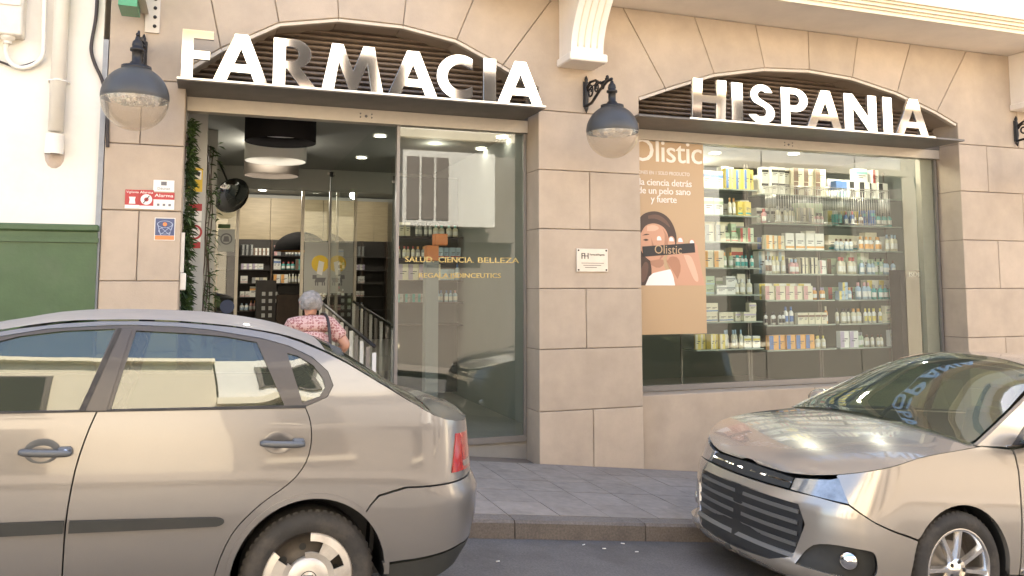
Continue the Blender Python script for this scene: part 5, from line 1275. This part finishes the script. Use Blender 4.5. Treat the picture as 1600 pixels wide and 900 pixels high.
B.panel('rear_bumper', [(3.06, .58), (tRB, .60), (tRB, .22), (3.05, .22), (3.045, .33)], pb_, step=.06, center=True)
B.panel('tail_lamp', [(3.1, .64), (3.4, .64), (3.4, .95), (3.15, .95)], M['red_lens'], step=.05, out=.006)
bz = [(-.86, .755), (-.78, .815), (-.62, .895), (-.3, 1.0), (.0, 1.06), (.2, 1.09)]
B.top('bonnet', [(u, interp(sorted(bonB), u), interp(bz, u)) for u in [-.7 - (-.7 - tipB) * sin(pi/2*i/10) for i in range(10, -1, -1)] + us(-.64, .15, 12)], pb_, edge_in=.002)
B.top('windscreen', [(u, interp(railB, u) + .004, interp(roofB, u)) for u in us(.10, .98, 12)], M['carglass'], edge_in=.04)
B.top('roof', [(u, interp(railB, u) + .004, interp(roofB, u)) for u in us(.98, 2.75, 20)], pb_, edge_in=.002)
B.top('rear_screen', [(u, interp(railB, u) + .004, interp(roofB, u)) for u in us(2.77, 3.38, 8)], M['carglass'], edge_in=.03)
MB().box((-.42, -.55, .2), (.42, .55, .6)).box((.42, -.72, .16), (2.3, .72, .32)).box((2.3, -.55, .2), (3.3, .55, .5)).box((.2, -.7, .32), (.22, .7, .98)).box((3.0, -.6, .5), (3.02, .6, 1.0)).build('underbody', M['black'], B.t, local=True)
seats(B, ((1.35, (-.38, .38)), (2.25, (-.4, 0, .4))), .58)
MB().cbox((.15, -.68, .75), (.6, .68, 1.0), .05).build('dashboard', M['seat'], B.t, local=True)
sw = MB(); sw.tube([(.72 + .07*sin(a_), .38 + .18*cos(a_), .98 + .17*sin(a_)) for a_ in [2*pi*i/20 for i in range(20)]], .015, 8, closed=True); sw.build('steering_wheel', M['black'], B.t, local=True)
# door mirrors
for sg in (-1, 1):
    y = sg * .93; mb = MB(); k_ = 12
    for_ = [(.62, .0), (.60, .06)]
    pr = [(0, -.0)]
    bm = bmesh.new(); bmesh.ops.create_uvsphere(bm, u_segments=20, v_segments=12, radius=1)
    for v_ in bm.verts:
        c_ = v_.co; c_.x = max(-1, c_.x) if c_.x < .45 else .45
        v_.co = Vector((.60 + c_.x * .12 - .06, y + sg * .04 + c_.y * .115, 1.10 + c_.z * .085))
    mb.frombm(bm, 0, True); o = mb.build('door_mirror', pb_, B.t, local=True)
    g_ = MB().lathe([(0, 0), (.09, 0)], (0, 0, 0), 'x', 24); g_.v = [(.597, y + sg*.04 + b_*1.1, 1.10 + c_*.8) for a_, b_, c_ in g_.v]; g_.build('mirror_glass', M['chrome'], o, local=True)
    MB().tube([(.56, sg * .82, 1.04), (.55, sg * .88, 1.05), (.55, y, 1.07)], .022, 8).build('mirror_stalk', M['trim'], o, local=True)
for uu in (1.22, 2.12):
    door_handle(B, uu, uu + .17, .93, False)
def alloy_wheel(car, u, sg, z, r, rr):
    yo = sg * (car.p['W'] - .03)
    t = tyre(car, u, yo, z, r, rr, .215, 'wheel', car.t)
    rim = MB(); car.lathe_y(rim, [(rr + .004, yo + sg*.002), (rr - .006, yo + sg*.004), (rr - .014, yo - sg*.004), (rr - .02, yo - sg*.05), (rr - .028, yo - sg*.16)], u, 0, z, 48); rim.build('rim', M['alloy'], t, local=True)
    bk = MB(); car.lathe_y(bk, [(rr - .02, yo - sg*.12), (0, yo - sg*.12)], u, 0, z, 24); bk.build('brake', M['wheel_steel'], t, local=True)
    dk = MB(); car.lathe_y(dk, [(.15, yo - sg*.085), (.06, yo - sg*.085), (.05, yo - sg*.06), (0, yo - sg*.06)], u, 0, z, 24); dk.build('brake_disc', M['frame'], t, local=True)
    for k_ in range(4):
        for da in (0, 37):
            a_ = radians(-4 + 92 * k_ + da) if k_ < 3 else radians(275 + da)
            dr = Vector((cos(a_), 0, sin(a_))); tn = Vector((-sin(a_), 0, cos(a_))); c_ = Vector((u, 0, z))
            v = []
            for rq, hw, dy in ((.045, .020, -.012), (.12, .018, -.004), (rr - .012, .022, .0)):
                for s_, h_ in ((-1, -.03), (-.55, 0), (.55, 0), (1, -.03)): v.append(c_ + dr * rq + tn * hw * s_ + Vector((0, yo + sg * (dy + h_ - .004), 0)))
            MB().add(v, [(i*4+j, i*4+j+1, (i+1)*4+j+1, (i+1)*4+j) for i in range(2) for j in range(3)], 0, False).build('spoke', M['alloy'], t, local=True)
    hb = MB(); car.lathe_y(hb, [(.068, yo - sg*.03), (.062, yo - sg*.014), (.032, yo - sg*.012), (.030, yo - sg*.006), (0, yo - sg*.005)], u, 0, z, 28); hb.build('hub', M['alloy'], t, local=True)
    for k_ in range(5):
        a_ = radians(75 + 72*k_); e = MB().lathe([(0, yo - sg*.008), (.012, yo - sg*.009), (.012, yo - sg*.03)], (u + .05*cos(a_), 0, z + .05*sin(a_)), 'y', 10); e.build('wheel_bolt', M['iron'], t, local=True)
for u in (0, 2.68):
    for sg in (-1, 1): alloy_wheel(B, u, sg, .325, .325, .232)
for u in (0, 2.68):
    for sg in (-1, 1):
        wl = MB(); P = []
        for i in range(25):
            a_ = radians(-8 + 196 * i / 24)
            for yy in (sg*(PB['W'] - .03), sg*.50): P.append((u + .372*cos(a_), yy, .33 + .372*sin(a_)))
        wl.add(P, [(i*2, i*2+1, i*2+3, i*2+2) for i in range(24)], 0, True); wl.build('wheel_housing', M['black'], B.t, local=True)

# ================================================================== PERSON
def skin_mesh(name, verts, edges, radii, m, parent, sub=2, root=0):
    me = bpy.data.meshes.new(name); me.from_pydata([tuple(v) for v in verts], edges, []); o = link_mesh(name, me, parent)
    sk = o.modifiers.new('skin', 'SKIN'); sk.use_smooth_shade = True
    for i, r in enumerate(radii):
        r = r if isinstance(r, tuple) else (r, r); me.skin_vertices[0].data[i].radius = r; me.skin_vertices[0].data[i].use_root = (i == root)
    s2 = o.modifiers.new('sub', 'SUBSURF'); s2.levels = sub; s2.render_levels = sub
    dg = bpy.context.evaluated_depsgraph_get(); m2 = bpy.data.meshes.new_from_object(o.evaluated_get(dg)); o.modifiers.clear(); o.data = m2
    for p in m2.polygons: p.use_smooth = True
    m2.materials.clear(); m2.materials.append(m); return o
pw_ = at(488, 458, -.55); PXc = at(487, 500, -.55).x
gz = g(PXc) + .125
H_ = pw_.z - gz                                    # standing height
per = empty('person', (PXc, -.55, gz), 'older person with short grey hair in a red patterned blouse walking into the pharmacy', 'person')
k_ = H_ / 1.60
def hp(*c): return Vector((c[0] * k_, c[1] * k_, c[2] * k_))
# body: y forward is into the shop (+y), x to the right
BV = [hp(0,0,.86), hp(0,.01,1.02), hp(0,.04,1.20), hp(0,.07,1.32), hp(0,.085,1.375), hp(0,.10,1.43), hp(0,.11,1.50), hp(0,.105,1.555),
      hp(-.16,.06,1.30), hp(-.22,.08,1.08), hp(-.18,.22,.90), hp(-.15,.28,.87),
      hp(.18,.05,1.30), hp(.335,-.01,1.10), hp(.22,.20,.99), hp(.19,.27,.985),
      hp(-.09,.0,.80), hp(-.10,.10,.46), hp(-.10,.02,.08), hp(-.10,.14,.03),
      hp(.09,-.01,.80), hp(.10,-.02,.46), hp(.10,-.10,.09), hp(.10,.03,.03)]
BE = [(0,1),(1,2),(2,3),(3,4),(4,5),(5,6),(6,7),(3,8),(8,9),(9,10),(10,11),(3,12),(12,13),(13,14),(14,15),(0,16),(16,17),(17,18),(18,19),(0,20),(20,21),(21,22),(22,23)]
BR = [(.15,.12),(.13,.11),(.14,.11),(.115,.09),(.055,.055),(.062,.07),(.082,.10),(.06,.075),(.056),(.05),.036,.028,.06,.052,.04,.03,.085,.058,.042,.032,.085,.058,.042,.032]
def add_hand(base, d, sd_, up_):
    """palm vertices and five fingers hanging off vertex base"""
    global BV, BE, BR
    p = BV[base]; BV.append(p + d * .05 * k_); BE.append((base, len(BV) - 1)); BR.append((.034, .016)); palm = len(BV) - 1
    for f_, (o_, ln_) in enumerate(((-.028, .062), (-.010, .072), (.010, .068), (.027, .052))):
        a_ = BV[palm] + d * .02 * k_ + sd_ * o_ * k_; b_ = a_ + d * ln_ * .5 * k_ - up_ * .01 * k_; c_ = b_ + d * ln_ * .4 * k_ - up_ * .03 * k_
        BV += [a_, b_, c_]; n = len(BV); BE += [(palm, n-3), (n-3, n-2), (n-2, n-1)]; BR += [.010, .009, .008]
    a_ = p + d * .03 * k_ - sd_ * .04 * k_; b_ = a_ + (d - sd_ * .6).normalized() * .03 * k_; BV += [a_, b_]; n = len(BV); BE += [(base, n-2), (n-2, n-1)]; BR += [.011, .009]
add_hand(11, Vector((.1, .85, -.3)).normalized(), Vector((1, 0, 0)), Vector((0, 0, 1))); add_hand(15, Vector((-.2, .95, -.1)).normalized(), Vector((-1, 0, 0)), Vector((0, 0, 1)))
skin_mesh('body', BV, BE, [tuple(q * k_ for q in r) if isinstance(r, tuple) else r * k_ for r in BR], M['skin'], per)
# blouse over torso and upper arms
CVt = [hp(0,-.005,.80), hp(0,0,.95), hp(0,.012,1.10), hp(0,.04,1.24), hp(0,.065,1.325), hp(0,.082,1.375), hp(-.165,.055,1.295), hp(-.22,.07,1.18), hp(-.225,.08,1.09), hp(.17,.045,1.295), hp(.25,.025,1.21), hp(.29,.01,1.155)]
skin_mesh('blouse', CVt, [(0,1),(1,2),(2,3),(3,4),(4,5),(4,6),(6,7),(7,8),(4,9),(9,10),(10,11)], [tuple(q * k_ for q in r) for r in [(.215,.17),(.21,.17),(.21,.165),(.20,.15),(.135,.11),(.074,.074),(.09,.09),(.085,.085),(.08,.08),(.09,.09),(.085,.085),(.084,.084)]], M['blouse'], per)
skin_mesh('trousers', [hp(0,0,.92), hp(0,0,.86), hp(-.09,.0,.78), hp(-.10,.10,.46), hp(-.10,.025,.12), hp(.09,-.01,.78), hp(.10,-.02,.46), hp(.10,-.095,.13)], [(0,1),(1,2),(2,3),(3,4),(1,5),(5,6),(6,7)], [tuple(q * k_ for q in r) for r in [(.165,.13),(.17,.135),(.105,.11),(.08,.08),(.066,.066),(.105,.11),(.08,.08),(.066,.066)]], M['trousers'], per)
for sx_, yy, zz in ((-.10, .02, .0), (.10, -.10, .0)):
    sh = MB().cbox((sx_*k_ - .05, (yy - .07)*k_, .0), (sx_*k_ + .05, (yy + .18)*k_, .075), .03); sh.build('shoe', M['shoe'], per, local=True)
# hair: short tousled cap
bm = bmesh.new(); bmesh.ops.create_icosphere(bm, subdivisions=4, radius=1)
from mathutils import noise
kill = []
for v_ in bm.verts:
    c_ = v_.co.copy(); n_ = noise.noise(c_ * 3.1) * .10 + noise.noise(c_ * 8.0) * .07 + noise.noise(c_ * 17) * .05
    if c_.z < -.62 or (c_.y > .55 and c_.z < .25): kill.append(v_)
    c_ *= 1 + n_
    v_.co = hp(0, .108, 1.508) + Vector((c_.x * .108, c_.y * .122, c_.z * .115)) * k_
bmesh.ops.delete(bm, geom=kill, context='VERTS')
MB().frombm(bm, 0, True).build('hair', M['hair'], per, local=True)
# face details (turned into the shop)
fm = MB(); 
for sx_ in (-1, 1):
    fm.lathe([(0, .0), (.012, .004), (.014, .012)], tuple(hp(sx_ * .032, .20, 1.50)), 'y', 10)
fm.build('eye', M['paper'], per, local=True)
MB().tube([hp(0, .195, 1.515), hp(0, .215, 1.48), hp(0, .225, 1.47), hp(0, .20, 1.462)], [.008, .012, .014, .008], 8).build('nose', M['skin'], per, local=True)
MB().tube([hp(-.022, .193, 1.437), hp(0, .200, 1.435), hp(.022, .193, 1.437)], [.004, .006, .004], 6).build('mouth', M['red'], per, local=True)
for sx_ in (-1, 1): MB().tube([hp(sx_*.085, .10, 1.525), hp(sx_*.098, .09, 1.51), hp(sx_*.094, .095, 1.475)], [.008, .013, .008], 8).build('ear', M['skin'], per, local=True)
sb = MB().tube(smooth_line([tuple(hp(*q)) for q in ((.10, .10, 1.40), (.125, .04, 1.405), (.145, -.06, 1.36), (.155, -.115, 1.22), (.165, -.135, 1.05), (.185, -.10, .90))], 2), .013, 6); 
bg_ = empty('shoulder_bag', (PXc + .2, -.6, gz + .7), 'dark shoulder bag worn on the right side of the person', 'bag')
sb.v = [tuple(Vector(v_) + Vector((PXc, -.55, gz))) for v_ in sb.v]; sb.build('strap', M['bag'], bg_)
q0 = Vector((PXc, -.55, gz)); mb = MB().cbox(tuple(q0 + hp(.19, -.16, .62)), tuple(q0 + hp(.29, .12, .88)), .03); mb.build('pouch', M['bag'], bg_)

# ================================================================== HOUSES ACROSS THE STREET (behind the camera; they light and mirror)
OY = -11.6
def house(x0, x1, h, m, lab, wins, extra=None):
    t = empty('opposite_house', ((x0 + x1) / 2, OY, g((x0 + x1) / 2)), lab, 'building')
    MB().box((x0 + .01, OY - 8, -3), (x1 - .01, OY, h)).build('wall', M[m] if isinstance(m, str) else m, t)
    MB().box((x0 - .02, OY - 8, h + .002), (x1 + .02, OY + .25, h + .2)).build('cornice', M['cream'], t)
    for (a, b, z0, z1) in wins:
        f = MB().box((a, OY + .002, z0), (b, OY + .05, z1)).build('window', M['darkwood'], t)
        MB().box((a + .08, OY + .051, z0 + .08), (b - .08, OY + .058, z1 - .08)).build('pane', M['drum_black'], f)
        MB().box((a - .1, OY + .002, z0 - .12), (b + .1, OY + .12, z0 - .002)).build('sill', M['cream'], t)
    return t
M['oc'] = mat('cream_house', (.72, .62, .46), .8, var=.04); M['ow'] = mat('white_house_render', (.82, .78, .70), .8, var=.03); M['og'] = mat('taupe_house', (.24, .205, .17), .8, var=.06); M['ot'] = mat('ochre_house', (.60, .44, .26), .8, var=.05)
house(-16, -6.2, 7.6, 'ow', 'white house across the street, farthest left', [(-14, -13, 1, 3.2), (-11, -10, 1, 3.2), (-8.2, -7.2, 1, 3.2), (-14, -13, 4.4, 6.4), (-11, -10, 4.4, 6.4), (-8.2, -7.2, 4.4, 6.4)])
house(-6.2, .5, 7.3, 'oc', 'cream house across the street with tall windows', [(-5.4, -4.4, .9, 3.2), (-2.9, -1.7, .2, 3.0), (-5.4, -4.4, 4.3, 6.6), (-2.7, -1.7, 4.3, 6.6)])
t = house(.5, 9.6, 5.3, 'og', 'taupe and white house across the street with an enclosed balcony', [(1.0, 2.0, .5, 2.8), (3.2, 4.2, .3, 2.9), (7.4, 8.4, .2, 2.8), (1.2, 2.2, 3.4, 5.0), (7.6, 8.6, 3.4, 5.0)])
MB().box((.52, OY - 8, 5.51), (9.58, OY + .01, 7.5)).build('upper_wall', M['ow'], t)
for xw in (1.1, 3.1, 5.4, 7.7):
    f = MB().box((xw, OY + .012, 5.9), (xw + .9, OY + .06, 7.1)).build('window', M['darkwood'], t); MB().box((xw + .08, OY + .061, 5.98), (xw + .82, OY + .068, 7.02)).build('pane', M['drum_black'], f)
MB().box((2.6, OY + .06, 2.75), (7.2, OY + .30, 3.0)).build('balcony', M['og'], t)
f = MB().box((4.2, OY + .06, 3.1), (6.5, OY + .7, 4.9)).build('bay_window', M['ow'], t)
for i in range(3): MB().box((4.3 + i*.36, OY + .701, 3.25), (4.6 + i*.36, OY + .72, 4.75)).build('pane', M['drum_grey'], f)
t = house(9.6, 20, 5.0, 'og', 'taupe house with a white upper floor opposite the right shop window', [(10.4, 11.6, .3, 2.8), (13.6, 14.8, .1, 2.8), (10.6, 11.6, 3.0, 4.6), (13.2, 14.2, 3.0, 4.6), (17, 18, 3.0, 4.6)])
MB().box((9.62, OY - 8, 5.21), (19.98, OY + .01, 8.0)).build('upper_wall', M['ow'], t)
for xw in (10.6, 13.3, 15.9, 18.2):
    f = MB().box((xw, OY + .012, 5.9), (xw + .9, OY + .06, 7.1)).build('window', M['darkwood'], t); MB().box((xw + .08, OY + .061, 5.98), (xw + .82, OY + .068, 7.02)).build('pane', M['drum_black'], f)
f = MB().box((11.9, OY + .06, 2.6), (13.0, OY + .6, 4.9)).build('bay_window', M['ow'], t)
house(20, 32, 8.6, 'oc', 'cream house across the street, farthest right', [(22, 23, .2, 2.6), (25, 26, 3.6, 5.8), (28, 29, 3.6, 5.8), (22, 23, 3.6, 5.8)])
